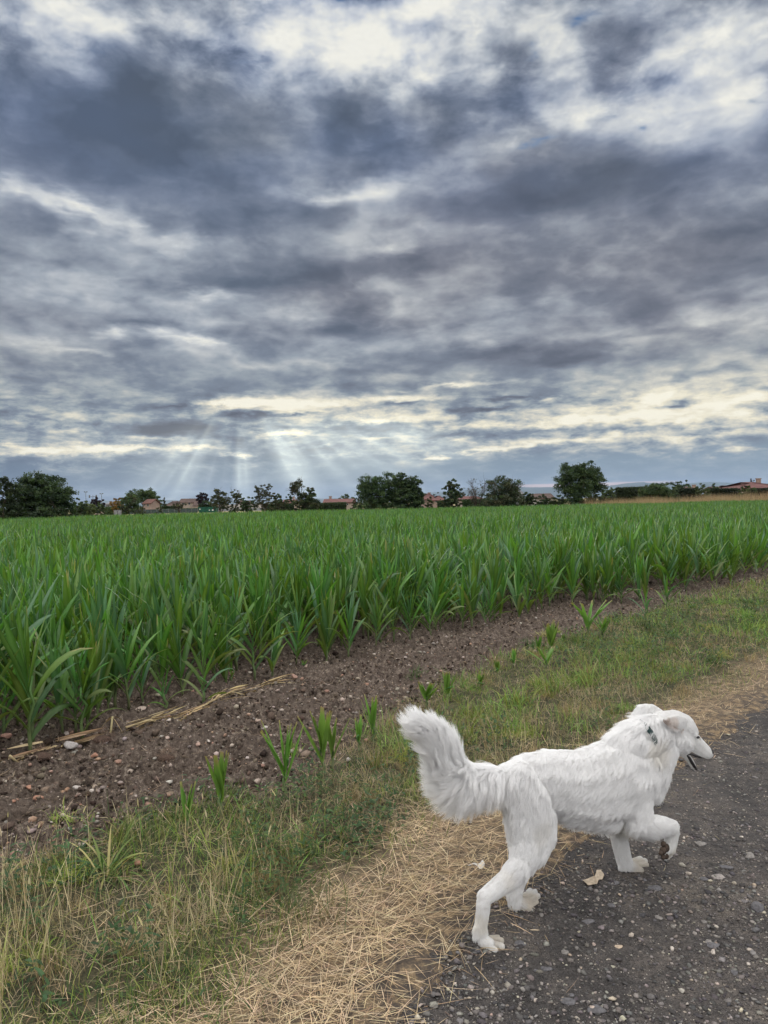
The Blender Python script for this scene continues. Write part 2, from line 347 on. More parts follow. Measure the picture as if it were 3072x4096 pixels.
class MB:                                     # collects shapes into one mesh
    def __init__(s): s.v = []; s.f = []; s.mi = []; s.cm = 0
    def add(s, vs, fs):
        b = len(s.v); s.v += [tuple(v) for v in vs]; s.f += [tuple(i + b for i in f) for f in fs]; s.mi += [s.cm] * len(fs)
    def box(s, c, size, rz=0.0, M=None):
        x, y, z = (a / 2 for a in size); cs, sn = math.cos(rz), math.sin(rz); vs = []
        for dz in (-z, z):
            for dx, dy in ((-x, -y), (x, -y), (x, y), (-x, y)):
                vs.append((c[0] + dx * cs - dy * sn, c[1] + dx * sn + dy * cs, c[2] + dz))
        s.add(vs, [(0, 3, 2, 1), (4, 5, 6, 7), (0, 1, 5, 4), (1, 2, 6, 5), (2, 3, 7, 6), (3, 0, 4, 7)])
    def tube(s, pts, rad, n=6, cap=True):
        pts = [Vector(p) for p in pts]; rings = []; up = Vector((0.13, .21, 1)).normalized()
        for i, p in enumerate(pts):
            t = (pts[min(i + 1, len(pts) - 1)] - pts[max(i - 1, 0)]).normalized()
            a = t.cross(up)
            if a.length < 1e-3: a = t.cross(Vector((1, 0, 0)))
            a.normalize(); b = t.cross(a)
            r = rad[i] if hasattr(rad, '__len__') else rad
            rings.append([p + a * math.cos(2 * math.pi * k / n) * r + b * math.sin(2 * math.pi * k / n) * r for k in range(n)])
        vs = [v for rg in rings for v in rg]; fs = []
        for i in range(len(pts) - 1):
            for k in range(n):
                fs.append((i * n + k, i * n + (k + 1) % n, (i + 1) * n + (k + 1) % n, (i + 1) * n + k))
        if cap: fs += [tuple(range(n))[::-1], tuple(range((len(pts) - 1) * n, len(pts) * n))]
        s.add(vs, fs)
    def build(s, name, mats, parent=None, smooth=False):
        return mesh_obj(name, s.v, s.f, mats, parent, smooth, s.mi)
def ico(sub=1):
    bm = bmesh.new(); bmesh.ops.create_icosphere(bm, subdivisions=sub, radius=1)
    v = np.array([x.co[:] for x in bm.verts]); f = np.array([[q.index for q in p.verts] for p in bm.faces]); bm.free()
    return v, f
ICO1, ICO2, ICO3 = ico(1), ico(2), ico(3)

def ribbons(base, d0, length, width, droop, nseg, side=None, lean=None, taper=1.0, fold=0.0, colr=None, tip=0.04, twist=0.0):
    """many blades at once: base (N,3), d0 (N,3) starting direction, droop curves them towards the ground"""
    N = len(base)
    if side is None:
        side = np.cross(d0, np.tile((0, 0, 1.0), (N, 1))) + rng.normal(0, .15, (N, 3))
    side = side / (np.linalg.norm(side, axis=1, keepdims=True) + 1e-9)
    ts = np.linspace(0, 1, nseg + 1)
    p = base.copy(); d = d0 / np.linalg.norm(d0, axis=1, keepdims=True)
    seg = (length / nseg)[:, None]
    rows = []
    for i, t in enumerate(ts):
        if taper == 1.0: w = width * (1 - t) ** .75 * (0.75 + .5 * min(t * 4, 1) - .25)
        else: w = width * np.full(N, 1.0) * (math.sin(math.pi * min(max(t * .93 + .12, 0), 1)) ** .7 if i < nseg else tip)
        if i == nseg: w = width * tip
        s2 = side
        if twist is not 0.0:
            nrm = np.cross(d, side); a = (twist * t)[:, None]
            s2 = side * np.cos(a) + nrm * np.sin(a)
        rows.append(p - s2 * w[:, None] * .5)
        if fold: 
            nn = np.cross(s2, d); rows.append(p - nn * (w * fold)[:, None])
        rows.append(p + s2 * w[:, None] * .5)
        d = d + np.array((0, 0, -1.0)) * (droop / nseg)[:, None] * (0.5 + t)
        d = d / np.linalg.norm(d, axis=1, keepdims=True)
        p = p + d * seg
    k = 3 if fold else 2
    V = np.stack(rows, 1)                     # N, (nseg+1)*k, 3
    m = V.shape[1]
    q = []
    for i in range(nseg):
        for j in range(k - 1):
            a = i * k + j; q.append((a, a + 1, a + k + 1, a + k))
    q = np.array(q)
    F = (q[None] + (np.arange(N) * m)[:, None, None]).reshape(-1, 4)
    tt = np.repeat(ts, k)
    return V.reshape(-1, 3), F, m, tt
def blade_object(name, parts, mat, parent=None):
    """parts: list of (V, F, m, tt, col (N,3), N)"""
    Vs, Fs, Cs, off = [], [], [], 0
    for (V, F, m, tt, col) in parts:
        Vs.append(V); Fs.append(F + off); off += len(V); Cs.append(np.repeat(col, m, 0))
    V = np.concatenate(Vs); F = np.concatenate(Fs); C = np.concatenate(Cs)
    o = mesh_obj(name, V, F, mat, parent)
    set_attr(o.data, 'tint', np.c_[C, np.ones(len(C))], 'COL')
    return o
def foliage_mat(name, transl=0.35, rough=0.55, spec=0.35, tint=True, col=(.05, .12, .03), vary=.25, scale=3.0, streak=False):
    m, nt, bs = new_mat(name); G = NG(nt)
    if tint:
        a = G.n('ShaderNodeAttribute', attribute_name='tint'); c = a.outputs['Color']
    else: c = (*col, 1)
    geo = G.n('ShaderNodeNewGeometry')
    oi = G.n('ShaderNodeObjectInfo')
    n = G.noise(geo.outputs['Position'], scale, 3)
    f = G.m('MULTIPLY_ADD', G.m('SUBTRACT', n, .5), vary * 2, 1.0)
    f = G.m('MULTIPLY', f, G.m('MULTIPLY_ADD', oi.outputs['Random'], .3, .85))
    hs = G.n('ShaderNodeHueSaturation'); G.put(hs.inputs['Color'], c); G.put(hs.inputs['Value'], f)
    G.put(hs.inputs['Hue'], G.m('MULTIPLY_ADD', G.m('SUBTRACT', oi.outputs['Random'], .5), .03, .5))
    c = hs.outputs[0]
    G.put(bs.inputs['Base Color'], c); bs.inputs['Roughness'].default_value = rough
    bs.inputs['Specular IOR Level'].default_value = spec
    tr = G.n('ShaderNodeBsdfTranslucent'); G.put(tr.inputs[0], G.mix(1.0, c, (1.25, 1.2, .6), 'MULTIPLY'))
    mx = G.n('ShaderNodeMixShader'); mx.inputs[0].default_value = transl
    G.put(mx.inputs[1], bs.outputs[0]); G.put(mx.inputs[2], tr.outputs[0])
    nt.links.new(mx.outputs[0], nt.nodes['Material Output'].inputs[0])
    return m
def mat_basic(name, col, rough=.8, var=.15, scale=8, bump=0.0, col2=None, spec=.3, bscale=None):
    m, nt, bs = new_mat(name); G = NG(nt)
    tc = G.n('ShaderNodeTexCoord').outputs['Object']
    n = G.noise(tc, scale, 5, .6)
    c2 = col2 or tuple(c * (1 - var) for c in col)
    c1 = tuple(min(1, c * (1 + var)) for c in col)
    G.put(bs.inputs['Base Color'], G.mix(G.smooth(n, .35, .65), c2, c1))
    bs.inputs['Roughness'].default_value = rough; bs.inputs['Specular IOR Level'].default_value = spec
    if bump:
        b = G.n('ShaderNodeBump'); b.inputs['Strength'].default_value = bump; b.inputs['Distance'].default_value = .02
        G.put(b.inputs['Height'], G.noise(tc, bscale or scale * 4, 6, .6)); G.put(bs.inputs['Normal'], b.outputs[0])
    return m
# ------------------------------------------------------------------ ground, track, hills
def polar_grid():
    a = np.concatenate([np.arange(-180, -36, 3.0), np.arange(-36, 36, .11), np.arange(36, 180, 3.0)])
    r = [0.15]
    while r[-1] < 27000:
        x = r[-1]; r.append(x * (1.25 if x < 1.4 else 1.0045 if x < 16 else 1.03 if x < 300 else 1.12))
    r = np.array(r); A, RR = np.meshgrid(np.radians(a), r)
    X = RR * np.sin(A); Y = RR * np.cos(A)
    na, nr = len(a), len(r)
    i = np.arange(nr - 1)[:, None] * na; j = np.arange(na)[None]
    F = np.stack([i + j, i + (j + 1) % na, i + na + (j + 1) % na, i + na + j], -1).reshape(-1, 4)
    return X.ravel(), Y.ravel(), F
gx, gy, gF = polar_grid()
gz = relief(gx, gy)
u_, v_, dr_, ds_, dg_, dc_ = bands(gx, gy)

def ground_mat():
    m, nt, bs = new_mat('ground'); G = NG(nt)
    P = G.n('ShaderNodeNewGeometry').outputs['Position']
    def at_(nm): return G.n('ShaderNodeAttribute', attribute_name=nm).outputs['Fac']
    grass, soil, far = at_('grass'), at_('soil'), at_('far')
    n1 = G.noise(P, 2.2, 6, .62); n2 = G.noise(P, 22, 6, .65); n3 = G.noise(P, 120, 4, .65)
    straw = G.ramp(G.m('ADD', G.m('MULTIPLY', n2, .55), G.m('MULTIPLY', n3, .45)), [(.33, (.05, .037, .027)), (.47, (.12, .092, .064)), (.6, (.24, .175, .105)), (.72, (.36, .27, .17))])
    gr = G.ramp(G.m('ADD', G.m('MULTIPLY', n2, .6), G.m('MULTIPLY', n3, .4)), [(.35, (.018, .020, .011)), (.5, (.050, .048, .027)), (.65, (.13, .11, .065))])
    so = G.ramp(G.m('ADD', G.m('MULTIPLY', n2, .62), G.m('MULTIPLY', n3, .38)), [(.34, (.014, .010, .008)), (.44, (.048, .036, .029)), (.53, (.100, .077, .062)), (.64, (.24, .20, .165))])
    so = G.mix(G.smooth(n1, .42, .62), so, G.mix(.5, so, (.085, .066, .054)))
    c = G.mix(grass, straw, gr); c = G.mix(soil, c, so)
    c = G.mix(G.m('MULTIPLY', at_('edge'), G.smooth(n2, .62, .40)), c, (.060, .050, .044))
    fn = G.noise(P, .03, 5, .6)
    farc = G.ramp(fn, [(.35, (.05, .075, .025)), (.5, (.16, .14, .06)), (.62, (.30, .24, .12))])
    dry = G.mix(G.smooth(G.noise(P, .3, 4), .4, .6), (.26, .20, .10), (.14, .14, .06))
    c = G.mix(G.smooth(far, .05, .5), c, dry)
    c = G.mix(G.smooth(far, .6, 1.0), c, farc)
    G.put(bs.inputs['Base Color'], c); bs.inputs['Roughness'].default_value = .92; bs.inputs['Specular IOR Level'].default_value = .2
    b = G.n('ShaderNodeBump'); b.inputs['Strength'].default_value = .9; b.inputs['Distance'].default_value = .012
    G.put(b.inputs['Height'], G.m('ADD', n2, G.m('MULTIPLY', n3, .5))); G.put(bs.inputs['Normal'], b.outputs[0])
    return m
def road_mat():
    m, nt, bs = new_mat('dirt_road'); G = NG(nt)
    P = G.n('ShaderNodeNewGeometry').outputs['Position']
    n1 = G.noise(P, 1.1, 5, .6); n2 = G.noise(P, 9, 6, .62); n3 = G.noise(P, 130, 3, .6)
    c = G.ramp(G.m('ADD', G.m('MULTIPLY', n1, .5), G.m('MULTIPLY', n2, .5)), [(.36, (.024, .021, .020)), (.47, (.046, .041, .039)), (.56, (.080, .069, .062)), (.66, (.14, .12, .10))])
    v = G.n('ShaderNodeTexVoronoi'); v.inputs['Scale'].default_value = 130; G.put(v.inputs['Vector'], P)
    sc = G.n('ShaderNodeSeparateColor'); G.put(sc.inputs[0], v.outputs['Color'])
    grain = G.ramp(sc.outputs[0], [(.0, (.022, .020, .021)), (.5, (.055, .050, .050)), (.78, (.11, .10, .095)), (.93, (.30, .27, .24)), (1.0, (.70, .64, .56))])
    c = G.mix(G.m('MULTIPLY', G.smooth(v.outputs['Distance'], .42, .2), G.smooth(n2, .36, .60)), c, G.mix(.85, c, grain))
    v2 = G.n('ShaderNodeTexVoronoi'); v2.inputs['Scale'].default_value = 48; G.put(v2.inputs['Vector'], P)
    s2 = G.n('ShaderNodeSeparateColor'); G.put(s2.inputs[0], v2.outputs['Color'])
    c = G.mix(G.m('MULTIPLY', G.smooth(v2.outputs['Distance'], .34, .22), G.m('GREATER_THAN', s2.outputs[1], .80)), c, G.mix(s2.outputs[0], (.10, .095, .095), (.33, .28, .23)))
    G.put(bs.inputs['Base Color'], c)
    G.put(bs.inputs['Roughness'], G.lin(n2, .3, .7, .62, .85)); bs.inputs['Specular IOR Level'].default_value = .35
    b = G.n('ShaderNodeBump'); b.inputs['Strength'].default_value = 1.0; b.inputs['Distance'].default_value = .012
    h = G.m('ADD', G.m('MULTIPLY', G.smooth(v.outputs['Distance'], .6, .1), .5), G.m('MULTIPLY', G.smooth(v2.outputs['Distance'], .5, .1), .9))
    G.put(b.inputs['Height'], G.m('ADD', h, G.m('MULTIPLY', n3, .5))); G.put(bs.inputs['Normal'], b.outputs[0])
    return m
MG, MR = ground_mat(), road_mat()
go = mesh_obj('ground', np.c_[gx, gy, gz], gF, MG, smooth=True)
tag(go, kind='structure')
set_attr(go.data, 'grass', sstep(ds_, -.15, .35) * (1 - sstep(dg_, -.1, .3)))
set_attr(go.data, 'soil', sstep(dg_, -.12, .2))
set_attr(go.data, 'edge', 1 - sstep(dr_, .02, .45))
past = np.maximum(sstep(gy - np.interp(gx, FARX, FARY), 0, 8) * .5, sstep(gy, 150, 500))
set_attr(go.data, 'far', past)
# the track: a sheet of its own 5 mm above, torn edge
keep = (dr_ < .03 + .10 * (vnoise(gx, gy, 9, 3) - .5)) & (np.hypot(gx, gy) < 60) & (v_ > -7)
fm = keep[gF].all(1)
ids = np.unique(gF[fm]); remap = np.full(len(gx), -1); remap[ids] = np.arange(len(ids))
edge = sstep(dr_[ids], .03, -.10)
ro = mesh_obj('dirt_road', np.c_[gx[ids], gy[ids], gz[ids] + .001 + .008 * edge], remap[gF[fm]], MR, smooth=True)
tag(ro, kind='structure')

def hills():
    vs, fs = [], []; n = 420; az0, az1 = -1.1, 1.1
    rows = [(17000, 0.0), (19500, .35), (22500, .8), (25000, 1.0), (26500, .7), (28500, 0)]
    for j, (rad, k) in enumerate(rows):
        for i in range(n + 1):
            a = az0 + (az1 - az0) * i / n
            base = np.interp(a, [-1.1, -.50, -.36, -.2, 0, .12, .17, .21, .25, .30, .35, .38, .42, .5, 1.1], [160, 180, 240, 170, 190, 400, 500, 430, 400, 420, 500, 430, 440, 330, 260])
            h = base * (1 + .30 * (float(fbm(a * 9, j * .7, 3.0, 5, .5, 4)) - .5)) * k
            vs.append((rad * math.sin(a), rad * math.cos(a), h - 60 * (k == 0)))
    for j in range(len(rows) - 1):
        for i in range(n):
            b = j * (n + 1) + i; fs.append((b, b + 1, b + n + 2, b + n + 1))
    m = mat_basic('hill_forest', (.035, .055, .045), .9, .25, .0008)
    o = mesh_obj('hills', vs, fs, m, smooth=True); tag(o, kind='structure')
hills()
# ------------------------------------------------------------------ maize
M_LEAF = foliage_mat('maize_leaf', .38, .38, .5, vary=.22, scale=6)
M_STALK = foliage_mat('maize_stalk', .1, .5, .35, vary=.2, scale=20)
def leaf_set(specs):
    """specs: list of (z, az, tilt, length, width, droop, color) -> mesh arrays"""
    n = len(specs); S = np.array([s[:6] for s in specs], float); C = np.array([s[6] for s in specs])
    d0 = np.c_[np.sin(S[:, 2]) * np.cos(S[:, 1]), np.sin(S[:, 2]) * np.sin(S[:, 1]), np.cos(S[:, 2])]
    base = np.c_[np.zeros((n, 2)), S[:, 0]] + d0 * .004
    side = np.c_[-np.sin(S[:, 1]), np.cos(S[:, 1]), np.zeros(n)] + rng.normal(0, .22, (n, 3))
    return ribbons(base, d0, S[:, 3], S[:, 4], S[:, 5], 7, side=side, taper=0, fold=.16, tip=.03, twist=rng.normal(0, .5, n)) + (C,)
GREENS = [(.052, .148, .016), (.044, .128, .022), (.080, .180, .018), (.044, .125, .044)]
def plant_parts(h=.95, n=9, wide=.056, pale=0.0, cut=None, splay=1.0, lower=True):
    specs = []; plane = rng.uniform(0, math.pi)
    for i in range(n):
        t = i / max(n - 1, 1)
        z = h * (.10 + .42 * t)
        tilt = (.62 - .50 * t) * splay * rng.uniform(.75, 1.25)
        L = h * (.45 + .20 * math.sin(math.pi * min(t + .15, 1))) * rng.uniform(.85, 1.12)
        top = z + L * math.cos(tilt)
        if t > .6: L = (h * rng.uniform(.93, 1.06) - z) / math.cos(tilt)
        droop = rng.uniform(.35, 1.5) * (1 - t) * splay + rng.uniform(0, .30)
        if rng.random() < .28 and t > .3: droop += rng.uniform(.4, 1.3)
        w = wide * (.62 + .5 * math.sin(math.pi * min(t * .8 + .2, 1))) * rng.uniform(.85, 1.15)
        c = np.array(GREENS[rng.integers(4)]) * rng.uniform(.85, 1.15)
        if t < .25: c = c * .7 + np.array((.22, .18, .06)) * rng.uniform(0, .45)
        if pale: c = c * (1 - pale) + np.array((.16, .22, .05)) * pale
        specs.append((z, plane + math.pi * (i % 2) + rng.normal(0, .38), tilt, L, w, droop, c))
    return leaf_set(specs)
def stalk_mesh(h=.95, r=.0115, base=(.13, .15, .07)):
    k = 7; pts = [(rng.normal(0, .003) * i, rng.normal(0, .003) * i, h * .52 * i / (k - 1)) for i in range(k)]
    mb = MB(); mb.tube([(p[0], p[1], p[2] - (.01 if i == 0 else 0)) for i, p in enumerate(pts)], [r * (1.15 - .5 * i / (k - 1)) for i in range(k)], 7)
    V = np.array(mb.v)
    t = np.clip(V[:, 2:3] / (h * .5), 0, 1)
    c = np.array(base) * (1 - t) + np.array((.06, .16, .035)) * t
    return mb, c
def mesh_leaves(name, arrs):
    V, F, m, tt, C = arrs
    me_o = mesh_obj(name, V, F, M_LEAF, smooth=True)
    cc = np.repeat(C, m, 0).reshape(len(C), m, 3).copy(); cc[:, 1::3] = cc[:, 1::3] * 1.25 + .03      # pale midrib
    dry = rng.random(len(C)) < .07; cc[dry, -4:] = (.30, .26, .10)                                       # scorched tips
    set_attr(me_o.data, 'tint', np.c_[cc.reshape(-1, 3), np.ones(len(V))], 'COL')
    return me_o
def make_maize(name='maize_plant', h=.95, **kw):
    r = empty(name)
    st_kw = {k: kw.pop(k) for k in ('r', 'base') if k in kw}
    mb, c = stalk_mesh(h, **st_kw)
    s = mb.build('stalk', M_STALK, r, True); set_attr(s.data, 'tint', np.c_[c, np.ones(len(c))], 'COL')
    l = mesh_leaves('leaves', plant_parts(h, **kw)); l.parent = r
    return r
def dup(root, loc, rz, sc=1.0, label=None, group=None, tilt=(0, 0)):
    r = root.copy(); COL.objects.link(r); r.location = loc; r.rotation_euler = (tilt[0], tilt[1], rz); r.scale = (sc, sc, sc)
    if label: r['label'] = label
    if group: r['group'] = group
    for ch in root.children:
        c = ch.copy(); COL.objects.link(c); c.parent = r
    return r
protos = [make_maize(h=.94, n=int(rng.integers(10, 13)), splay=s) for s in (.8, 1.0, 1.15, .9, 1.3, .75, 1.05, .95)]
# rows: v counted from the edge of the crop
P = []
u0 = np.arange(-75, 130, .135)
for k in range(0, 225):
    uu = u0 + rng.normal(0, .035, len(u0)) + rng.uniform(0, .17)
    vv = ev(E_CORN, uu) + .06 + k * .52 + rng.normal(0, .07 if k < 2 else .03, len(uu)) + (.22 * (fbm(uu, uu * 0, .9, 3, .5, 77) - .5) if k < 3 else 0)
    if k == 0: uu, vv = (a[rng.random(len(uu)) < .8] for a in (uu, vv)) if False else (uu, vv)
    X, Y = xy(uu, vv)
    ok = (Y < np.interp(X, FARX, FARY)) & (Y > 1.0) & (np.abs(X) < Y * .66 + 3.0)
    if k == 0: ok &= rng.random(len(uu)) < .66
    P.append(np.c_[X, Y, np.full(len(X), k)][ok])
P = np.concatenate(P)
Dp = np.hypot(P[:, 0], P[:, 1])
P = P[rng.random(len(P)) < np.where(Dp > 30, .8, 1)]
Dp = np.hypot(P[:, 0], P[:, 1])
vis = (np.abs(P[:, 0]) < P[:, 1] * .58) & (Dp > 2)
score = Dp + P[:, 2] * .55 + np.where(vis, 0, 1e6)
order = np.argsort(score)
near, rest = P[order[:290]], P[order[290:]]
used = set()
for i, (x, y, k) in enumerate(near):
    j = int(rng.integers(len(protos))); z = float(relief(np.array([x]), np.array([y]))[0]) - .01
    sc = (rng.uniform(.58, 1.0) if k == 0 else rng.uniform(.74, 1.08) if k == 1 else rng.uniform(.82, 1.12))
    rz = rng.uniform(0, 6.28); tl = (rng.normal(0, .05), rng.normal(0, .05))
    if j not in used:
        r = protos[j]; used.add(j); r.location = (x, y, z); r.rotation_euler = (tl[0], tl[1], rz); r.scale = (sc,) * 3
    else: r = dup(protos[j], (x, y, z), rz, sc, tilt=tl)
    tag(r, 'leafy green maize plant growing close among others along the near edge of the crop', 'maize plant', 'maize plants along the near edge of the crop')
# the rest of the crop: one mass of instances of plants outside the scene
vc = bpy.data.collections.new('crop_plants')
for k in range(8):
    arr = plant_parts(.94, n=8, splay=rng.uniform(.8, 1.2), wide=.064)
    o = mesh_leaves('crop_plant', arr); COL.objects.unlink(o); vc.objects.link(o)
hz = rng.uniform(.82, 1.14, len(rest)) * (1 + (fbm(rest[:, 0], rest[:, 1], .15, 3, .5, 8) - .5) * .22)
pm = bpy.data.meshes.new('maize_crop')
zz = relief(rest[:, 0], rest[:, 1]) - .01
pm.vertices.add(len(rest)); pm.vertices.foreach_set('co', np.c_[rest[:, :2], zz].astype(np.float32).ravel())
set_attr(pm, 'scl', hz)
a = pm.attributes.new('rot', 'FLOAT_VECTOR', 'POINT')
a.data.foreach_set('vector', np.c_[rng.normal(0, .06, (len(rest), 2)), rng.uniform(0, 6.28, len(rest))].astype(np.float32).ravel())
crop = bpy.data.objects.new('maize_crop', pm); COL.objects.link(crop); tag(crop, kind='stuff')
tree = bpy.data.node_groups.new('crop_scatter', 'GeometryNodeTree')
tree.interface.new_socket('Geometry', in_out='INPUT', socket_type='NodeSocketGeometry')
tree.interface.new_socket('Geometry', in_out='OUTPUT', socket_type='NodeSocketGeometry')
N_ = tree.nodes; L_ = tree.links
gi = N_.new('NodeGroupInput'); gout = N_.new('NodeGroupOutput')
ci = N_.new('GeometryNodeCollectionInfo'); ci.inputs['Collection'].default_value = vc; ci.inputs['Separate Children'].default_value = True; ci.inputs['Reset Children'].default_value = True
ip = N_.new('GeometryNodeInstanceOnPoints'); ip.inputs['Pick Instance'].default_value = True
ra = N_.new('GeometryNodeInputNamedAttribute'); ra.data_type = 'FLOAT_VECTOR'; ra.inputs[0].default_value = 'rot'
sa_ = N_.new('GeometryNodeInputNamedAttribute'); sa_.data_type = 'FLOAT'; sa_.inputs[0].default_value = 'scl'
rv = N_.new('FunctionNodeRandomValue'); rv.data_type = 'INT'; rv.inputs[4].default_value = 0; rv.inputs[5].default_value = 7
L_.new(gi.outputs[0], ip.inputs['Points']); L_.new(ci.outputs[0], ip.inputs['Instance'])
L_.new(ra.outputs[0], ip.inputs['Rotation']); L_.new(sa_.outputs[0], ip.inputs['Scale']); L_.new(rv.outputs[2], ip.inputs['Instance Index'])
L_.new(ip.outputs[0], gout.inputs[0])
md = crop.modifiers.new('scatter', 'NODES'); md.node_group = tree
print('crop', len(rest))

# single plants standing in the gap between crop and verge, their tops cut off by a mower
def cut_plant(h, n=6, wide=.03, pale=.35, splay=.30, mesh_h=None, lean=0.0):
    r = empty('maize_plant')
    mb, c = stalk_mesh(h * 1.0, .009, (.17, .17, .10)); s = mb.build('stalk', M_STALK, r, True)
    set_attr(s.data, 'tint', np.c_[c, np.ones(len(c))], 'COL')
    specs = []; plane = rng.uniform(-.6, .6)
    for i in range(n):
        z = h * (.22 + .25 * i / n); tilt = rng.uniform(.05, .45) * splay / .3 * (1 if i > 1 else 1.5)
        L = (h * rng.uniform(.88, 1.02) - z) / max(math.cos(tilt), .5)
        c = np.array((.14, .29, .055)) * rng.uniform(.8, 1.2) * (1 - pale * .4) + np.array((.16, .22, .06)) * pale * .4
        specs.append((z, plane + math.pi * (i % 2) + rng.normal(0, .5), tilt, L, wide * rng.uniform(.8, 1.3), rng.uniform(0, .25) * splay / .3, c))
    n_ = len(specs); S = np.array([q[:6] for q in specs], float); C = np.array([q[6] for q in specs])
    d0 = np.c_[np.sin(S[:, 2]) * np.cos(S[:, 1]), np.sin(S[:, 2]) * np.sin(S[:, 1]), np.cos(S[:, 2])]
    base = np.c_[np.zeros((n_, 2)), S[:, 0]] + d0 * .004
    side = np.c_[-np.sin(S[:, 1]), np.cos(S[:, 1]), np.zeros(n_)] + rng.normal(0, .3, (n_, 3))
    V, F, m, tt = ribbons(base, d0, S[:, 3], S[:, 4] * 1.15, S[:, 5], 5, side=side, taper=0, fold=.2, tip=.42)
    cc = np.repeat(C, m, 0).copy()
    tipm = np.tile(tt, n_) > .97; cc[tipm] = (.30, .24, .12)
    o = mesh_obj('leaves', V, F, M_LEAF, r, True); set_attr(o.data, 'tint', np.c_[cc, np.ones(len(cc))], 'COL')
    return r
CUTS = [ # base x, base y, top y in the 1659-wide view; leaves, width, splay, label
    (405, 1822, 1690, 5, .022, .18, 'thin dark green cut maize plant beside the drooping tufts on the lower left verge'),
    (479, 1778, 1625, 7, .034, .22, 'broad bright cut maize plant second from the left along the verge'),
    (617, 1742, 1556, 9, .030, .36, 'pale green maize plant with splayed pointed leaves on a bare white stalk'),
    (698, 1702, 1532, 8, .040, .22, 'tall yellow-green cut maize plant, the broader one of a close pair'),
    (719, 1680, 1552, 5, .024, .22, 'slim cut maize plant close to the right of the broad yellow-green one'),
    (776, 1632, 1548, 4, .020, .18, 'short thin maize plant between the close pair and the dog tail'),
    (806, 1620, 1502, 5, .024, .15, 'narrow dark cut maize plant just left of the dog tail tip'),
    (921, 1538, 1470, 7, .040, .35, 'short bright fan-shaped maize plant directly above the dog tail'),
    (968, 1520, 1452, 6, .034, .25, 'bushy cut maize plant just right of the bright fan-shaped one'),
    (1038, 1492, 1455, 5, .030, .40, 'small maize stump with spread leaves at the edge of the green grass'),
    (1074, 1466, 1425, 5, .034, .25, 'short blunt maize stump with yellowed top beside the bare soil'),
    (1110, 1450, 1402, 4, .022, .15, 'thin upright cut maize plant standing alone on the bare soil'),
    (1163, 1422, 1372, 5, .034, .20, 'low cut maize plant leaning against the big clump'),
    (1190, 1424, 1342, 9, .042, .28, 'largest clump of cut maize with blunt bright tops'),
    (1217, 1400, 1366, 3, .018, .12, 'greyish thin maize stump just right of the largest clump'),
    (1270, 1384, 1292, 8, .040, .45, 'tall maize plant with long open leaves on the bare strip'),
    (1303, 1386, 1326, 6, .036, .30, 'medium maize plant just right of the tall open-leaved one'),
    (1180, 1455, 1395, 6, .026, .45, 'grassy low maize plant in front of the largest clump'),
    (655, 1440, 1425, 4, .02, .3, 'tiny maize shoot standing under the crop edge'),
]
for (bx, by, ty, n, w, spl, lab) in CUTS:
    g = g2(bx, by); z = float(relief(np.array([g.x]), np.array([g.y]))[0])
    top = at(bx * 1.8517, ty * 1.8517, g.y)
    r = cut_plant(max(top.z - z, .06), n, w * 1.15, .4, spl)
    r.location = (g.x, g.y, z); tag(r, lab, 'maize plant', 'cut maize plants along the verge')
OPEN = [(358, 1528, 1432, 1.5, 'low maize plant with wide splayed leaves in front of the crop'),
        (440, 1532, 1395, 1.2, 'small open maize plant standing one step out of the crop edge'),
        (500, 1478, 1415, 1.2, 'short slim maize plant in the shade of the crop edge'),
        (250, 1540, 1330, .8, 'maize plant with a thick pale bare stalk at the front of the crop'),
        (180, 1602, 1370, 1.3, 'maize plant with long bluish arching leaves at the front left of the crop'),
        (66, 1640, 1300, 1.2, 'tallest front maize plant with dark arching leaves near the left frame edge'),
        (10, 1600, 1340, 1.2, 'maize plant with broad shining leaves cut by the left frame edge'),
        (1395, 1358, 1262, 1.35, 'dark leafy maize plant standing out of the row beside the verge'),
        (1440, 1318, 1235, 1.0, 'maize plant at the corner where the crop steps towards the verge')]
for (bx, by, ty, spl, lab) in OPEN:
    g = g2(bx, by); z = float(relief(np.array([g.x]), np.array([g.y]))[0])
    h = at(bx * 1.8517, ty * 1.8517, g.y).z - z
    r = make_maize(h=h, n=8 if h > .5 else 6, splay=spl, wide=.05 * min(h / .9, 1.0) + .004); r.location = (g.x, g.y, z - .01)
    tag(r, lab, 'maize plant', 'maize plants standing out of the crop')
# ------------------------------------------------------------------ verge: grass, straw, weeds, gravel
M_GRASS = foliage_mat('grass_blades', .30, .6, .25, vary=.25, scale=4)
M_STRAW = foliage_mat('straw', .12, .75, .2, vary=.25, scale=5)
def scatter(n, dlo, dhi, p=1.3, a=46):
    a = 46; n = int(n * 1.3)
    t = rng.random(n); e = 2 - p
    D = (dlo ** e + t * (dhi ** e - dlo ** e)) ** (1 / e)
    th = np.radians(rng.uniform(-a, a, n))
    return D * np.sin(th), D * np.cos(th)
def keepif(x, y, prob):
    k = rng.random(len(x)) < prob; return x[k], y[k]
def pick(cols, n, jit=.18):
    c = np.array(cols)[rng.integers(len(cols), size=n)]
    return c * rng.uniform(1 - jit, 1 + jit, (n, 1)) * rng.uniform(.94, 1.06, (n, 3))
def bent(x, y, L, W, tilt, droop, cols, nseg=3, zoff=0.0, fold=0.0, az=None, jit=.18):
    n = len(x); az = rng.uniform(0, 6.283, n) if az is None else az
    d0 = np.c_[np.sin(tilt) * np.cos(az), np.sin(tilt) * np.sin(az), np.cos(tilt)]
    base = np.c_[x, y, relief(x, y) + zoff]
    lod = np.maximum(np.hypot(x, y) / 6.0, 1)
    V, F, m, tt = ribbons(base, d0, L, W * lod, droop, nseg, fold=fold)
    return V, F, m, tt, (pick(cols, n, jit) if isinstance(cols, list) else cols)
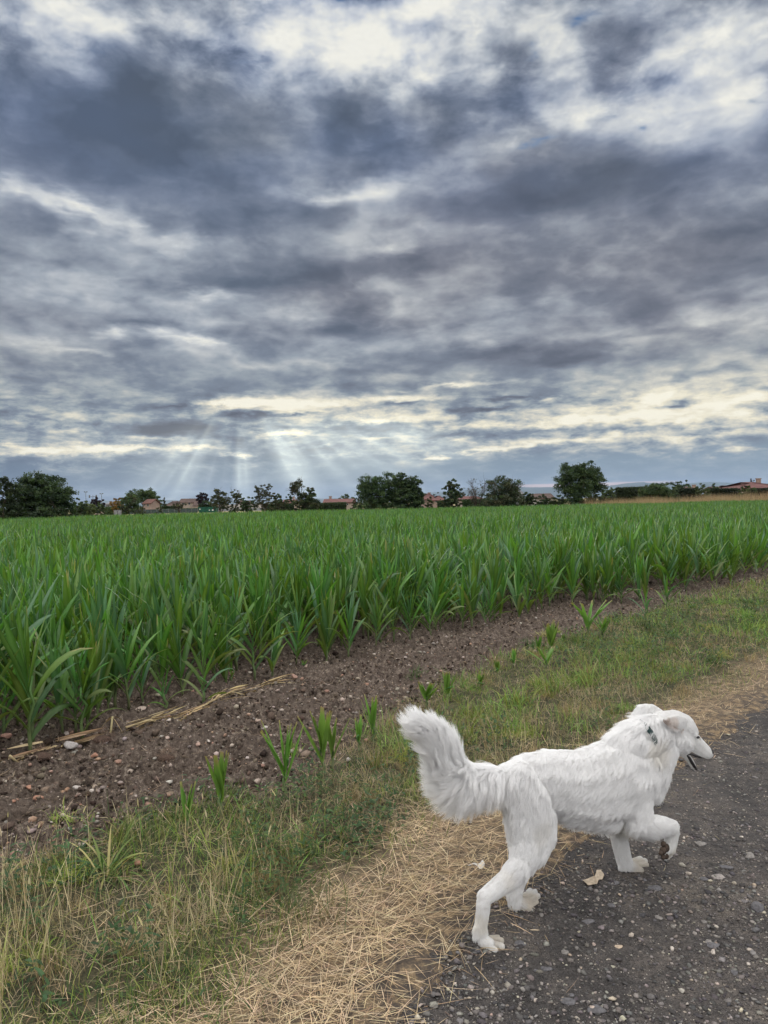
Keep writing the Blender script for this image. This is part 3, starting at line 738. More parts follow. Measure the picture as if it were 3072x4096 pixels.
GR = [(.165, .225, .050), (.220, .265, .062), (.110, .165, .042), (.28, .275, .10)]
BG = [(.155, .270, .065), (.205, .310, .080), (.125, .220, .065)]
DG = [(.042, .088, .026), (.058, .110, .032), (.034, .070, .024), (.09, .13, .042)]
DRY = [(.44, .36, .23), (.37, .29, .18), (.50, .42, .28), (.28, .22, .14), (.33, .28, .18)]
def zones(x, y):
    u, v, dr, ds, dg, dc = bands(x, y)
    return u, v, dr, ds, dg, dc
parts_g, parts_s = [], []
# 1 short mixed turf
x, y = scatter(420000, 1.5, 24, 1.35)
u, v, dr, ds, dg, dc = zones(x, y)
green = sstep(fbm(x, y, 1.1, 4, .6, 31), .40, .56)
near_l = sstep(fbm(x, y, 2.6, 3, .5, 33), .45, .55)
pr = sstep(ds, -.25, .30) * (1 - sstep(dg, -.02, .28)) * (.35 + .65 * near_l)
k = rng.random(len(x)) < pr; x, y, green = x[k], y[k], green[k]
isg = rng.random(len(x)) < .30 + .60 * green
n = len(x); cols = np.where(isg[:, None], pick(GR + DG, n), pick(DRY, n) * .82)
L = rng.gamma(4, .014, n) + .02
parts_g.append(bent(x, y, L, rng.uniform(.0022, .0050, n), rng.uniform(.1, 1.25, n), rng.uniform(.2, 1.6, n), cols, 3))
# 2 long bright grass near the soil edge, mid distance
x, y = scatter(90000, 2.2, 18, 1.2)
u, v, dr, ds, dg, dc = zones(x, y)
cl = sstep(fbm(x, y, 1.7, 3, .5, 41), .44, .56)
gpx = np.exp(-((u - 4.9) / 1.5) ** 2) + .45 * np.exp(-((u - 9) / 4) ** 2) + .12
pr = sstep(ds, .05, .5) * (1 - sstep(dg, .0, .22)) * cl * gpx
x, y = keepif(x, y, pr); n = len(x)
parts_g.append(bent(x, y, rng.uniform(.08, .22, n), rng.uniform(.004, .0075, n), rng.uniform(.1, .9, n), rng.uniform(.5, 1.9, n), pick(BG + GR[:2], n), 4, fold=.15))
# 3 broad-leaved dark weeds in patches
def weeds(n0, s, thr, seed, size, cols, dmax=12, zr=.10, pr_extra=None):
    x, y = scatter(n0, 1.5, dmax, 1.3); u, v, dr, ds, dg, dc = zones(x, y)
    pat = sstep(fbm(x, y, s, 3, .5, seed), thr, thr + .06) * sstep(fbm(x, y, 9, 2, .5, seed + 9), .38, .55)
    pr = pat * sstep(ds, -.02, .25) * (1 - sstep(dg, .0, .20))
    if pr_extra is not None: pr = pr * pr_extra(x, y, u, v)
    x, y = keepif(x, y, pr); n = len(x)
    hgt = rng.uniform(.0, zr, n) * (.3 + 1.5 * sstep(fbm(x, y, 9, 2, .5, seed + 9), .4, .7))
    return bent(x, y, size * rng.uniform(.6, 1.3, n), size * rng.uniform(.4, .65, n), rng.uniform(.7, 1.7, n), rng.uniform(.1, .9, n), pick(cols, n, .25), 2, zoff=hgt)
def leafy(arr): return arr
WL = []
for (n0, s, thr, seed, size, cols) in [(130000, 1.0, .49, 51, .030, DG), (90000, 1.6, .53, 61, .036, [(.045, .095, .035), (.060, .115, .045), (.04, .08, .035)])]:
    WL.append(weeds(n0, s, thr, seed, size, cols))
# 4 tall dry stems with seed heads, near left
x, y = scatter(11000, 1.55, 5.5, 1.2); u, v, dr, ds, dg, dc = zones(x, y)
pr = sstep(ds, .02, .3) * (1 - sstep(dg, -.05, .12)) * sstep(fbm(x, y, 2.3, 3, .5, 71), .47, .56) * (.25 + .75 * (1 - sstep(u, .6, 2.2)))
x, y = keepif(x, y, pr); n = len(x)
L = rng.uniform(.12, .30, n); az = rng.uniform(0, 6.28, n); tl = rng.uniform(.02, .45, n); dr_o = rng.uniform(.05, .6, n)
parts_s.append(bent(x, y, L, rng.uniform(.0022, .0040, n), tl, dr_o, [(.56, .47, .29), (.64, .55, .35), (.44, .37, .22)], 5, az=az))
kk = rng.random(n) < .35
V_, F_, m_, tt_, C_ = parts_s[-1]
tips = V_.reshape(n, -1, 3)[kk, -1]; pre = V_.reshape(n, -1, 3)[kk, -3]
hd = tips - pre; hd /= np.linalg.norm(hd, axis=1, keepdims=True) + 1e-9
V, F, m, tt = ribbons(tips - hd * .005, hd, rng.uniform(.02, .045, kk.sum()), rng.uniform(.004, .008, kk.sum()), rng.uniform(.2, .8, kk.sum()), 3, taper=0, fold=.4, tip=.1)
parts_s.append((V, F, m, tt, pick([(.42, .36, .22), (.38, .34, .18)], kk.sum())))
# dry bristly clumps
cx, cy = scatter(240, 1.6, 9, 1.1); u, v, dr, ds, dg, dc = zones(cx, cy)
cx, cy = keepif(cx, cy, sstep(ds, .0, .2) * (1 - sstep(dg, .05, .2)))
x = np.repeat(cx, 70) + rng.normal(0, .035, len(cx) * 70); y = np.repeat(cy, 70) + rng.normal(0, .035, len(cy) * 70); n = len(x)
parts_g.append(bent(x, y, rng.uniform(.05, .13, n), rng.uniform(.0014, .0024, n), rng.uniform(0, .8, n), rng.uniform(.1, .8, n), [(.30, .22, .12), (.36, .28, .16), (.24, .17, .09)], 3))
cx, cy = scatter(420, 1.7, 13, 1.2); u, v, dr, ds, dg, dc = zones(cx, cy)
cx, cy = keepif(cx, cy, sstep(ds, .05, .3) * (1 - sstep(dg, .05, .75)) * .8)
nb = 90; x = np.repeat(cx, nb) + rng.normal(0, .045, len(cx) * nb); y = np.repeat(cy, nb) + rng.normal(0, .045, len(cy) * nb); n = len(x)
hh = np.repeat(rng.uniform(.5, 1.3, len(cx)), nb)
tint_ = np.repeat(pick(BG + GR + DG, len(cx), .2), nb, 0) * rng.uniform(.8, 1.2, (n, 1))
parts_g.append(bent(x, y, rng.uniform(.05, .13, n) * hh, rng.uniform(.0035, .0075, n), rng.uniform(.1, 1.3, n), rng.uniform(.3, 1.8, n), tint_, 3, fold=.15))
gs = blade_object('grass', parts_g, M_GRASS); tag(gs, kind='stuff')
wd = blade_object('weeds', WL, M_GRASS); tag(wd, kind='stuff')
# 5 matted straw
x, y = scatter(230000, 1.5, 20, 1.35); u, v, dr, ds, dg, dc = zones(x, y)
thin = sstep(fbm(x, y, 1.8, 3, .55, 81), .30, .50)
pr = sstep(dr, -.20, .38) ** 1.3 * (1 - sstep(ds, -.05, .42)) * (.15 + .85 * thin) * (1 - .6 * sstep(u, 4, 7)) * .9
pr = np.maximum(pr, .07 * sstep(ds, -.3, .1) * (1 - sstep(dg, .1, .5)))
x, y = keepif(x, y, pr); n = len(x)
lay = rng.uniform(1.25, 1.62, n)
flow = rng.normal(.3, 1.0, n) + np.where(rng.random(n) < .5, math.pi, 0)
parts_s.append(bent(x, y, rng.gamma(3.5, .022, n) + .02, rng.uniform(.0018, .0036, n), lay, rng.uniform(-.25, .35, n), [(.56, .44, .27), (.66, .53, .35), (.46, .35, .21), (.28, .20, .13), (.52, .42, .28)], 3, zoff=rng.uniform(.002, .022, n), az=flow))
# 6 loose bits on soil and road
x, y = scatter(36000, 1.6, 16, 1.2); u, v, dr, ds, dg, dc = zones(x, y)
pr = .9 * sstep(dg, -.05, .15) * (1 - sstep(dc, .2, 1.5)) + .020 * (1 - sstep(dr, -.1, .1)) + .5 * sstep(dr, -.22, -.02) * (1 - sstep(dr, 0, .1))
x, y = keepif(x, y, pr); n = len(x)
parts_s.append(bent(x, y, rng.gamma(2, .018, n) + .012, rng.uniform(.0015, .004, n), rng.uniform(1.3, 1.6, n), rng.uniform(-.3, .2, n), [(.34, .26, .17), (.22, .16, .11), (.40, .32, .22), (.16, .11, .08)], 2, zoff=rng.uniform(.003, .012, n)))
x, y = scatter(90000, 2.4, 14, 1.3, 34); u, v, dr, ds, dg, dc = zones(x, y)
x, y = keepif(x, y, sstep(dg, -.1, .1) * (1 - sstep(dc, .1, 1.2)) * (.2 + .8 * sstep(fbm(x, y, 3, 3, .5, 87), .4, .6))); n = len(x)
parts_s.append(bent(x, y, rng.gamma(2, .011, n) + .006, rng.uniform(.0012, .0030, n), rng.uniform(1.0, 1.6, n), rng.uniform(-.6, 1.2, n), [(.20, .15, .11), (.12, .085, .065), (.30, .24, .18), (.07, .05, .04), (.38, .31, .23)], 2, zoff=rng.uniform(.001, .010, n)))
st = blade_object('straw', parts_s, M_STRAW); tag(st, kind='stuff')

# gravel and clods
def stones_mesh(name, x, y, s, cols, mat, flat=(.45, .85), sub=ICO1, rough=.22, sink=.3, lift=.004):
    n = len(x); V0, F0 = sub; m = len(V0)
    a = rng.uniform(0, 6.28, n); ca, sa = np.cos(a), np.sin(a)
    sx = s * rng.uniform(.7, 1.3, n); sy = s * rng.uniform(.6, 1.1, n); sz = s * rng.uniform(*flat, n)
    V = V0[None] * (1 + rng.uniform(-rough, rough, (n, m, 1)))
    X = V[..., 0] * sx[:, None]; Y = V[..., 1] * sy[:, None]; Z = V[..., 2] * sz[:, None]
    tl = rng.normal(0, .25, n)[:, None]; X, Z = X * np.cos(tl) - Z * np.sin(tl), X * np.sin(tl) + Z * np.cos(tl)
    Vw = np.stack([X * ca[:, None] - Y * sa[:, None] + x[:, None], X * sa[:, None] + Y * ca[:, None] + y[:, None], Z + (relief(x, y) + sz * sink)[:, None] + lift], -1)
    F = (F0[None] + (np.arange(n) * m)[:, None, None]).reshape(-1, 3)
    o = mesh_obj(name, Vw.reshape(-1, 3), F, mat)
    set_attr(o.data, 'tint', np.c_[np.repeat(pick(cols, n, .2), m, 0), np.ones(n * m)], 'COL')
    return tag(o, kind='stuff')
def tint_mat(name, rough=.85, spec=.3, bump=.5, bs_=90):
    m, nt, bs = new_mat(name); G = NG(nt)
    P = G.n('ShaderNodeTexCoord').outputs['Object']
    n = G.noise(P, bs_, 4, .65)
    c = G.mix(1.0, G.n('ShaderNodeAttribute', attribute_name='tint').outputs['Color'], G.mix(G.smooth(n, .3, .7), (.72, .70, .70), (1.25, 1.24, 1.22)), 'MULTIPLY')
    G.put(bs.inputs['Base Color'], c); bs.inputs['Roughness'].default_value = rough; bs.inputs['Specular IOR Level'].default_value = spec
    b = G.n('ShaderNodeBump'); b.inputs['Strength'].default_value = bump; b.inputs['Distance'].default_value = .004
    G.put(b.inputs['Height'], n); G.put(bs.inputs['Normal'], b.outputs[0])
    return m
M_STONE = tint_mat('stone', .8, .35); M_CLOD = tint_mat('soil_clod', .97, .1)
GREY = [(.10, .095, .095), (.15, .14, .135), (.06, .057, .06), (.20, .185, .17), (.12, .108, .10), (.045, .042, .044)]
PALE = [(.34, .30, .25), (.42, .38, .33), (.30, .24, .19)]
x, y = scatter(110000, 1.5, 16, 1.5); u, v, dr, ds, dg, dc = zones(x, y)
x, y = keepif(x, y, (1 - sstep(dr, -.08, .06)) * (.35 + .65 * sstep(fbm(x, y, 2.2, 3, .5, 91), .42, .6))); n = len(x)
s = .0022 + rng.gamma(1.0, .0030, n)
stones_mesh('gravel', x, y, np.minimum(s, .014), GREY * 3 + PALE[:1], M_STONE, flat=(.3, .65), rough=.38, sink=.12, lift=.0095)
x, y = scatter(1500, 1.6, 12, 1.3); u, v, dr, ds, dg, dc = zones(x, y)
x, y = keepif(x, y, 1 - sstep(dr, -.08, .06)); n = len(x)
stones_mesh('gravel', x, y, .0025 + rng.gamma(1.2, .0014, n), PALE, M_STONE, flat=(.4, .8), rough=.38, sink=.15, lift=.0095)
x, y = scatter(60000, 2.4, 18, 1.25, 34); u, v, dr, ds, dg, dc = zones(x, y)
x, y = keepif(x, y, sstep(dg, -.05, .12) * (1 - sstep(dc, .1, 1.6) * .85) * (.3 + .7 * sstep(fbm(x, y, 2.5, 3, .5, 95), .4, .6))); n = len(x)
stones_mesh('soil_clods', x, y, np.minimum(.003 + rng.gamma(1.2, .0048, n), .034), [(.060, .045, .036), (.10, .076, .061), (.030, .022, .018), (.16, .128, .102)], M_CLOD, flat=(.5, .9), rough=.5)
x, y = scatter(20000, 2.4, 18, 1.2, 34); u, v, dr, ds, dg, dc = zones(x, y)
x, y = keepif(x, y, sstep(dg, -.05, .12) * (1 - sstep(dc, .1, 1.4))); n = len(x)
stones_mesh('gravel', x, y, np.minimum(.003 + rng.gamma(1.1, .0045, n), .024), [(.30, .25, .21), (.36, .32, .28), (.28, .18, .13), (.22, .19, .17)], M_STONE)
# ------------------------------------------------------------------ the dog
HEAD_ = R(28); DF = Vector((math.cos(HEAD_), math.sin(HEAD_), 0)); DL = Vector((-math.sin(HEAD_), math.cos(HEAD_), 0))
def dpt(cx, cy, l=0.0):
    px, py = 1500 + cx / 1.0553, 2700 + cy / 1.0553
    return at(px, py, 2.72 + (px - 2110) * .000556 + l / .8)
def drad(r, p): return r / 1.0553 * p.y / FS
def toe_pt(cx, cy, r):                         # rests on the ground
    px, py = 1500 + cx / 1.0553, 2700 + cy / 1.0553
    g = ground(px, py); z = float(relief(np.array([g.x]), np.array([g.y]))[0])
    return ground(px, py, z - .003 + r / 1.0553 * g.y / FS * .9)
SPH = []                                      # centre, radius, squash, flow, hair length, lift, radial
SURF_V, SURF_F = [], []; _off = 0
def add_sph(c, r, k):
    global _off
    V0, F0 = ICO2
    V = V0 * r; lat = V @ np.array(DL); V = V + np.outer(lat * (k - 1), np.array(DL)) + np.array(c)
    SURF_V.append(V); SURF_F.append(F0 + _off); _off += len(V)
def chain(pts, hair, lift, flow_mix=(1, 0, 0), step=.22, rad=0.0, flip=1, surf=True):
    """pts: (x, y, r, l, squash); flow_mix: along the chain, down, backwards"""
    P = [(dpt(a[0], a[1], a[3]) if a[3] is not None else toe_pt(*a[:3]), a[2], a[4]) for a in pts]
    P = [(p, drad(r, p), k) for p, r, k in P]
    if len(P) == 1: P = P * 2
    for i in range(len(P) - 1):
        (p0, r0, k0), (p1, r1, k1) = P[i], P[i + 1]
        n = max(1, int((p1 - p0).length / (min(r0, r1) * step)))
        ax = (p1 - p0).normalized() if (p1 - p0).length > 1e-6 else Vector((0, 0, -1))
        fl = ax * flow_mix[0] * flip + Vector((0, 0, -1)) * flow_mix[1] - DF * flow_mix[2]
        for j in range(n + (i == len(P) - 2)):
            t = j / n; c = p0.lerp(p1, t); r = r0 + (r1 - r0) * t; k = k0 + (k1 - k0) * t
            if surf: add_sph(c, r, k)
            hl = hair if not hasattr(hair, '__len__') else hair[0] + (hair[1] - hair[0]) * ((i + t) / (len(P) - 1))
            SPH.append((*c, r, *fl, hl, lift, rad))
# trunk
chain([(595, 440, 80, 0, .68), (660, 436, 108, 0, .68), (740, 446, 128, 0, .66), (800, 456, 138, 0, .63), (850, 470, 152, 0, .60), (940, 464, 172, 0, .58), (1030, 440, 184, 0, .57), (1105, 415, 138, 0, .62)], .050, .17, (0, .62, .8))
chain([(850, 566, 66, 0, .8), (930, 580, 66, 0, .8), (1010, 590, 66, 0, .8)], .05, .16, (0, .9, .5))
# neck and ruff
chain([(1040, 330, 100, 0, .62), (1100, 290, 100, 0, .68), (1155, 258, 88, 0, .74), (1205, 238, 76, 0, .8)], .065, .30, (0, .6, .8))
chain([(1160, 455, 72, 0, .8), (1172, 400, 80, 0, .8), (1195, 345, 74, 0, .8), (1225, 300, 66, 0, .85), (1255, 275, 56, 0, .9)], .060, .28, (0, 1.0, .35))
# head
chain([(1222, 206, 56, 0, .95), (1262, 206, 60, 0, .98), (1298, 216, 54, 0, .95), (1328, 240, 38, 0, .95)], .014, .12, (0, .4, .9))
chain([(1262, 256, 62, 0, 1.05), (1298, 284, 52, 0, 1.0)], .026, .2, (0, .8, .6))
chain([(1330, 274, 44, 0, .88), (1364, 300, 36, 0, .80), (1392, 321, 29, 0, .80), (1404, 331, 24, 0, .85), (1411, 335, 18, 0, .9)], .005, .05, (-1, 0, .3))
chain([(1285, 305, 34, 0, .8), (1312, 338, 17, 0, .9), (1334, 368, 13, 0, 1.2), (1346, 390, 10, 0, 1.2)], .006, .05, (-.5, .5, 0))
chain([(1352, 253, 13, -.036, .8), (1362, 262, 8, -.034, .8)], .006, .05, (0, .2, .9))
# near hind leg
chain([(618, 468, 106, -.030, .50), (648, 535, 124, -.040, .46), (656, 610, 120, -.050, .42), (655, 690, 100, -.060, .44), (634, 765, 80, -.072, .50)], (.058, .040), .26, (.9, .5, .5))
chain([(700, 600, 86, -.040, .42), (716, 680, 62, -.055, .5), (690, 750, 50, -.068, .6)], .036, .2, (.9, .5, .3))
chain([(608, 810, 64, -.080, .62), (562, 862, 50, -.088, .7), (512, 900, 41, -.094, .8), (468, 932, 34, -.100, .9)], (.034, .020), .24, (1, .2, 0))
chain([(460, 955, 32, -.100, .95), (454, 1005, 30, -.100, .95), (448, 1055, 28, -.100, .95), (450, 1100, 29, -.100, 1)], .020, .24, (1, 0, 0))
chain([(430, 1060, 13, -.10, 1), (430, 1100, 17, -.10, 1)], .020, .5, (.5, .3, .8))
chain([(458, 1122, 28, None, 1), (482, 1132, 24, None, 1.1)], .008, .12, (.5, .5, -.7))
for (a, b) in [((488, 1110, 12, None), (533, 1122, 14, None)), ((486, 1130, 13, None), (534, 1146, 16, None)), ((476, 1148, 14, None), (506, 1162, 15, None)), ((488, 1108, 10, None), (520, 1106, 10, None))]:
    chain([(*a, 1), (*b, 1)], .006, .1, (.8, .3, -.4))
# far hind leg
chain([(660, 560, 80, .05, .5), (660, 690, 60, .055, .5), (632, 800, 46, .045, .6), (602, 870, 38, .030, .8), (588, 925, 35, .015, .9), (592, 958, 33, .010, 1)], .022, .24, (1, 0, 0))
chain([(612, 962, 28, None, 1), (636, 958, 24, None, 1.0)], .012, .15, (.4, .4, -.7))
for (a, b) in [((624, 935, 10, None), (655, 911, 12, None)), ((640, 944, 11, None), (675, 916, 13, None)), ((648, 960, 12, None), (686, 934, 14, None)), ((648, 976, 12, None), (680, 958, 13, None))]:
    chain([(*a, 1), (*b, 1)], .006, .1, (.8, .3, -.4))
chain([(604, 978, 16, None, 1), (646, 984, 14, None, 1)], .045, .35, (.9, .2, -.3))
# planted fore leg
chain([(1030, 590, 66, .045, .55), (1024, 655, 38, .050, .8), (1036, 715, 36, .050, .9), (1048, 768, 34, .050, .95), (1058, 796, 33, .050, 1)], (.030, .020), .24, (1, 0, 0))
chain([(1074, 806, 28, None, 1), (1092, 808, 24, None, 1.1)], .010, .15, (.8, .3, 0))
for (a, b) in [((1088, 786, 12, None), (1120, 777, 13, None)), ((1098, 794, 13, None), (1138, 786, 14, None)), ((1100, 808, 13, None), (1142, 802, 15, None)), ((1094, 824, 13, None), (1122, 824, 14, None))]:
    chain([(*a, 1), (*b, 1)], .006, .1, (.8, .3, 0))
chain([(1036, 806, 11, .05, 1), (1046, 824, 11, .05, 1)], .022, .45, (.2, .8, .6))
# lifted fore leg
chain([(1105, 470, 104, -.030, .50), (1108, 550, 84, -.045, .5), (1122, 612, 62, -.055, .6)], (.05, .03), .14, (1, .2, .4))
chain([(1110, 622, 62, -.055, .62), (1165, 642, 54, -.058, .75), (1213, 640, 43, -.06, .85), (1248, 644, 37, -.06, .95)], (.042, .016), .24, (1, .35, 0))
chain([(1080, 650, 30, -.05, .8), (1150, 668, 26, -.05, .8)], .034, .25, (.3, 1, 0))
chain([(1254, 662, 32, -.06, .95), (1250, 700, 29, -.06, .95), (1242, 732, 29, -.06, 1.0)], .012, .18, (1, 0, 0))
for (a, b) in [((1248, 735, 15, -.03), (1244, 758, 13, -.028)), ((1240, 742, 14, -.05), (1234, 768, 13, -.05)), ((1232, 742, 14, -.075), (1225, 770, 13, -.078)), ((1224, 735, 12, -.09), (1214, 760, 11, -.095))]:
    chain([(*a, 1), (*b, 1)], .006, .08, (1, 0, 0))
# tail
TAIL = [(590, 446, 46, 0, .7), (520, 440, 46, 0, .8), (450, 450, 52, 0, .75), (390, 452, 62, 0, .6), (338, 430, 68, 0, .55), (308, 388, 68, 0, .5), (288, 338, 64, 0, .5), (264, 290, 54, 0, .5), (230, 250, 42, 0, .5), (192, 228, 32, 0, .5), (168, 216, 20, 0, .5)]
chain(TAIL[:2], (.04, .10), .30, (.6, 1.1, 0), rad=.4)
chain(TAIL[1:5], (.105, .115), .42, (.8, .9, 0), rad=.8)
chain(TAIL[4:], (.095, .075), .42, (1.1, -.35, 0), rad=.9)
# ears: thick folded flaps
def slab(poly, l, thick, bend=0.0, lens=None):
    global _off
    pts = [dpt(x, y, l) for x, y in poly]
    c = sum(pts, Vector()) / len(pts); v = []
    for s in (-1, 1):
        for p in pts: v.append(np.array(p + DL * s * thick / 2))
    n = len(pts); f = []
    vi = v + [np.array(c - DL * thick * .75), np.array(c + DL * thick * .75)]
    for i in range(n):
        j = (i + 1) % n
        f += [(i, j, 2 * n), (n + j, n + i, 2 * n + 1), (i, n + i, j), (j, n + i, n + j)]
    SURF_V.append(np.array(vi)); SURF_F.append(np.array(f) + _off); _off += len(vi)
    SPH.append((*c, .03, 0, -.0, -.1, .010, .15, 0))
EAR_R = [(1218, 186), (1240, 172), (1275, 168), (1308, 178), (1317, 190), (1311, 214), (1299, 236), (1284, 230), (1262, 222), (1236, 214), (1226, 202)]
slab(EAR_R, -.074, .015)
chain([(1228, 190, 14, -.066, 1), (1262, 182, 14, -.066, 1), (1296, 186, 12, -.07, 1)], .010, .1, (1, .3, 0))
slab([(1212, 150), (1180, 128), (1150, 122), (1120, 126), (1106, 148), (1108, 166), (1132, 166), (1165, 168), (1205, 180)], .045, .020)

co = mesh_obj('body', np.concatenate(SURF_V), np.concatenate(SURF_F).astype(np.int32), [])
rm = co.modifiers.new('r', 'REMESH'); rm.mode = 'VOXEL'; rm.voxel_size = .0032
sm = co.modifiers.new('s', 'SMOOTH'); sm.iterations = 3; sm.factor = .5
dg_ev = co.evaluated_get(bpy.context.evaluated_depsgraph_get())
me = bpy.data.meshes.new_from_object(dg_ev); bpy.data.objects.remove(co)
me.name = 'body'
DOGO = g2(1150, 1930)                          # the thing's origin on the ground
dog = empty('dog', DOGO); tag(dog, 'large white long-haired dog with a raised plumed tail walking along the track', 'dog')
body = bpy.data.objects.new('body', me); COL.objects.link(body); body.parent = dog; body.matrix_parent_inverse = Matrix.Translation(-DOGO)
nv = len(me.vertices); bv = np.empty(nv * 3, np.float32); me.vertices.foreach_get('co', bv); bv = bv.reshape(-1, 3)
print('dog verts', nv)
me.polygons.foreach_set('use_smooth', np.ones(len(me.polygons), bool))
WHITE = (.93, .93, .93)
def skin_col(p):
    c = np.tile(np.array(WHITE), (len(p), 1))
    def spot(x, y, l, rad, col, k=1.0):
        nonlocal c
        q = np.array(dpt(x, y, l)); d = np.linalg.norm(p - q, axis=1)
        w = (k * (1 - sstep(d, rad * .5, rad)))[:, None]; c = c * (1 - w) + np.array(col) * w
    spot(1262, 205, -.085, .035, (.72, .60, .52), .45)          # bare inside of the ear
    spot(1226, 200, -.075, .018, (.36, .25, .20), .8)
    spot(1296, 232, -.075, .012, (.60, .46, .38), .7)
    spot(1258, 224, -.078, .012, (.60, .47, .40), .6)
    spot(1236, 190, -.078, .014, (.55, .45, .38), .6)
    spot(1060, 640, -.01, .08, (.55, .52, .42), .45)            # stained elbow
    spot(500, 520, 0, .05, (.50, .44, .34), .5)
    spot(1318, 345, -.0, .022, (.03, .025, .03), .0)
    spot(1372, 268, -.03, .010, (.45, .43, .36), .7)
    spot(1255, 745, -.06, .05, (.70, .64, .54), .5)
    spot(500, 1150, -.10, .08, (.66, .58, .46), .6)
    spot(450, 1040, -.10, .05, (.82, .79, .72), .5)
    spot(560, 860, -.09, .05, (.84, .81, .76), .4)
    spot(650, 960, .01, .08, (.66, .58, .46), .6)
    spot(1110, 810, .05, .08, (.66, .58, .46), .55)
    spot(1200, 300, -.05, .08, (.84, .80, .72), .35)
    spot(700, 640, -.08, .07, (.80, .78, .74), .3)
    return c
set_attr(me, 'tint', np.c_[skin_col(bv), np.ones(nv)], 'COL')
def fur_mat(name, rough=.65):
    m, nt, bs = new_mat(name); G = NG(nt)
    c = G.n('ShaderNodeAttribute', attribute_name='tint').outputs['Color']
    G.put(bs.inputs['Base Color'], c); bs.inputs['Roughness'].default_value = rough; bs.inputs['Specular IOR Level'].default_value = .25
    tr = G.n('ShaderNodeBsdfTranslucent'); G.put(tr.inputs[0], c)
    mx = G.n('ShaderNodeMixShader'); mx.inputs[0].default_value = .55
    G.put(mx.inputs[1], bs.outputs[0]); G.put(mx.inputs[2], tr.outputs[0])
    nt.links.new(mx.outputs[0], nt.nodes['Material Output'].inputs[0])
    return m
M_FUR = fur_mat('white_fur')
def coat_mat():
    m = fur_mat('short_white_coat', .75); nt = m.node_tree; G = NG(nt); bs = nt.nodes['Principled BSDF']
    P = G.n('ShaderNodeTexCoord').outputs['Object']
    st = G.v('MULTIPLY', P, (1, 1, .28)); n1 = G.noise(st, 260, 4, .6); n2 = G.noise(st, 60, 4, .6)
    c = G.n('ShaderNodeAttribute', attribute_name='tint').outputs['Color']
    c = G.mix(1.0, c, G.mix(G.smooth(G.m('MULTIPLY_ADD', n1, .55, G.m('MULTIPLY', n2, .45)), .36, .60), (.80, .79, .76), (1.0, 1.0, 1.0)), 'MULTIPLY')
    G.put(bs.inputs['Base Color'], c)
    b = G.n('ShaderNodeBump'); b.inputs['Strength'].default_value = .9; b.inputs['Distance'].default_value = .006
    G.put(b.inputs['Height'], G.m('ADD', n1, n2)); G.put(bs.inputs['Normal'], b.outputs[0])
    return m
me.materials.append(coat_mat())

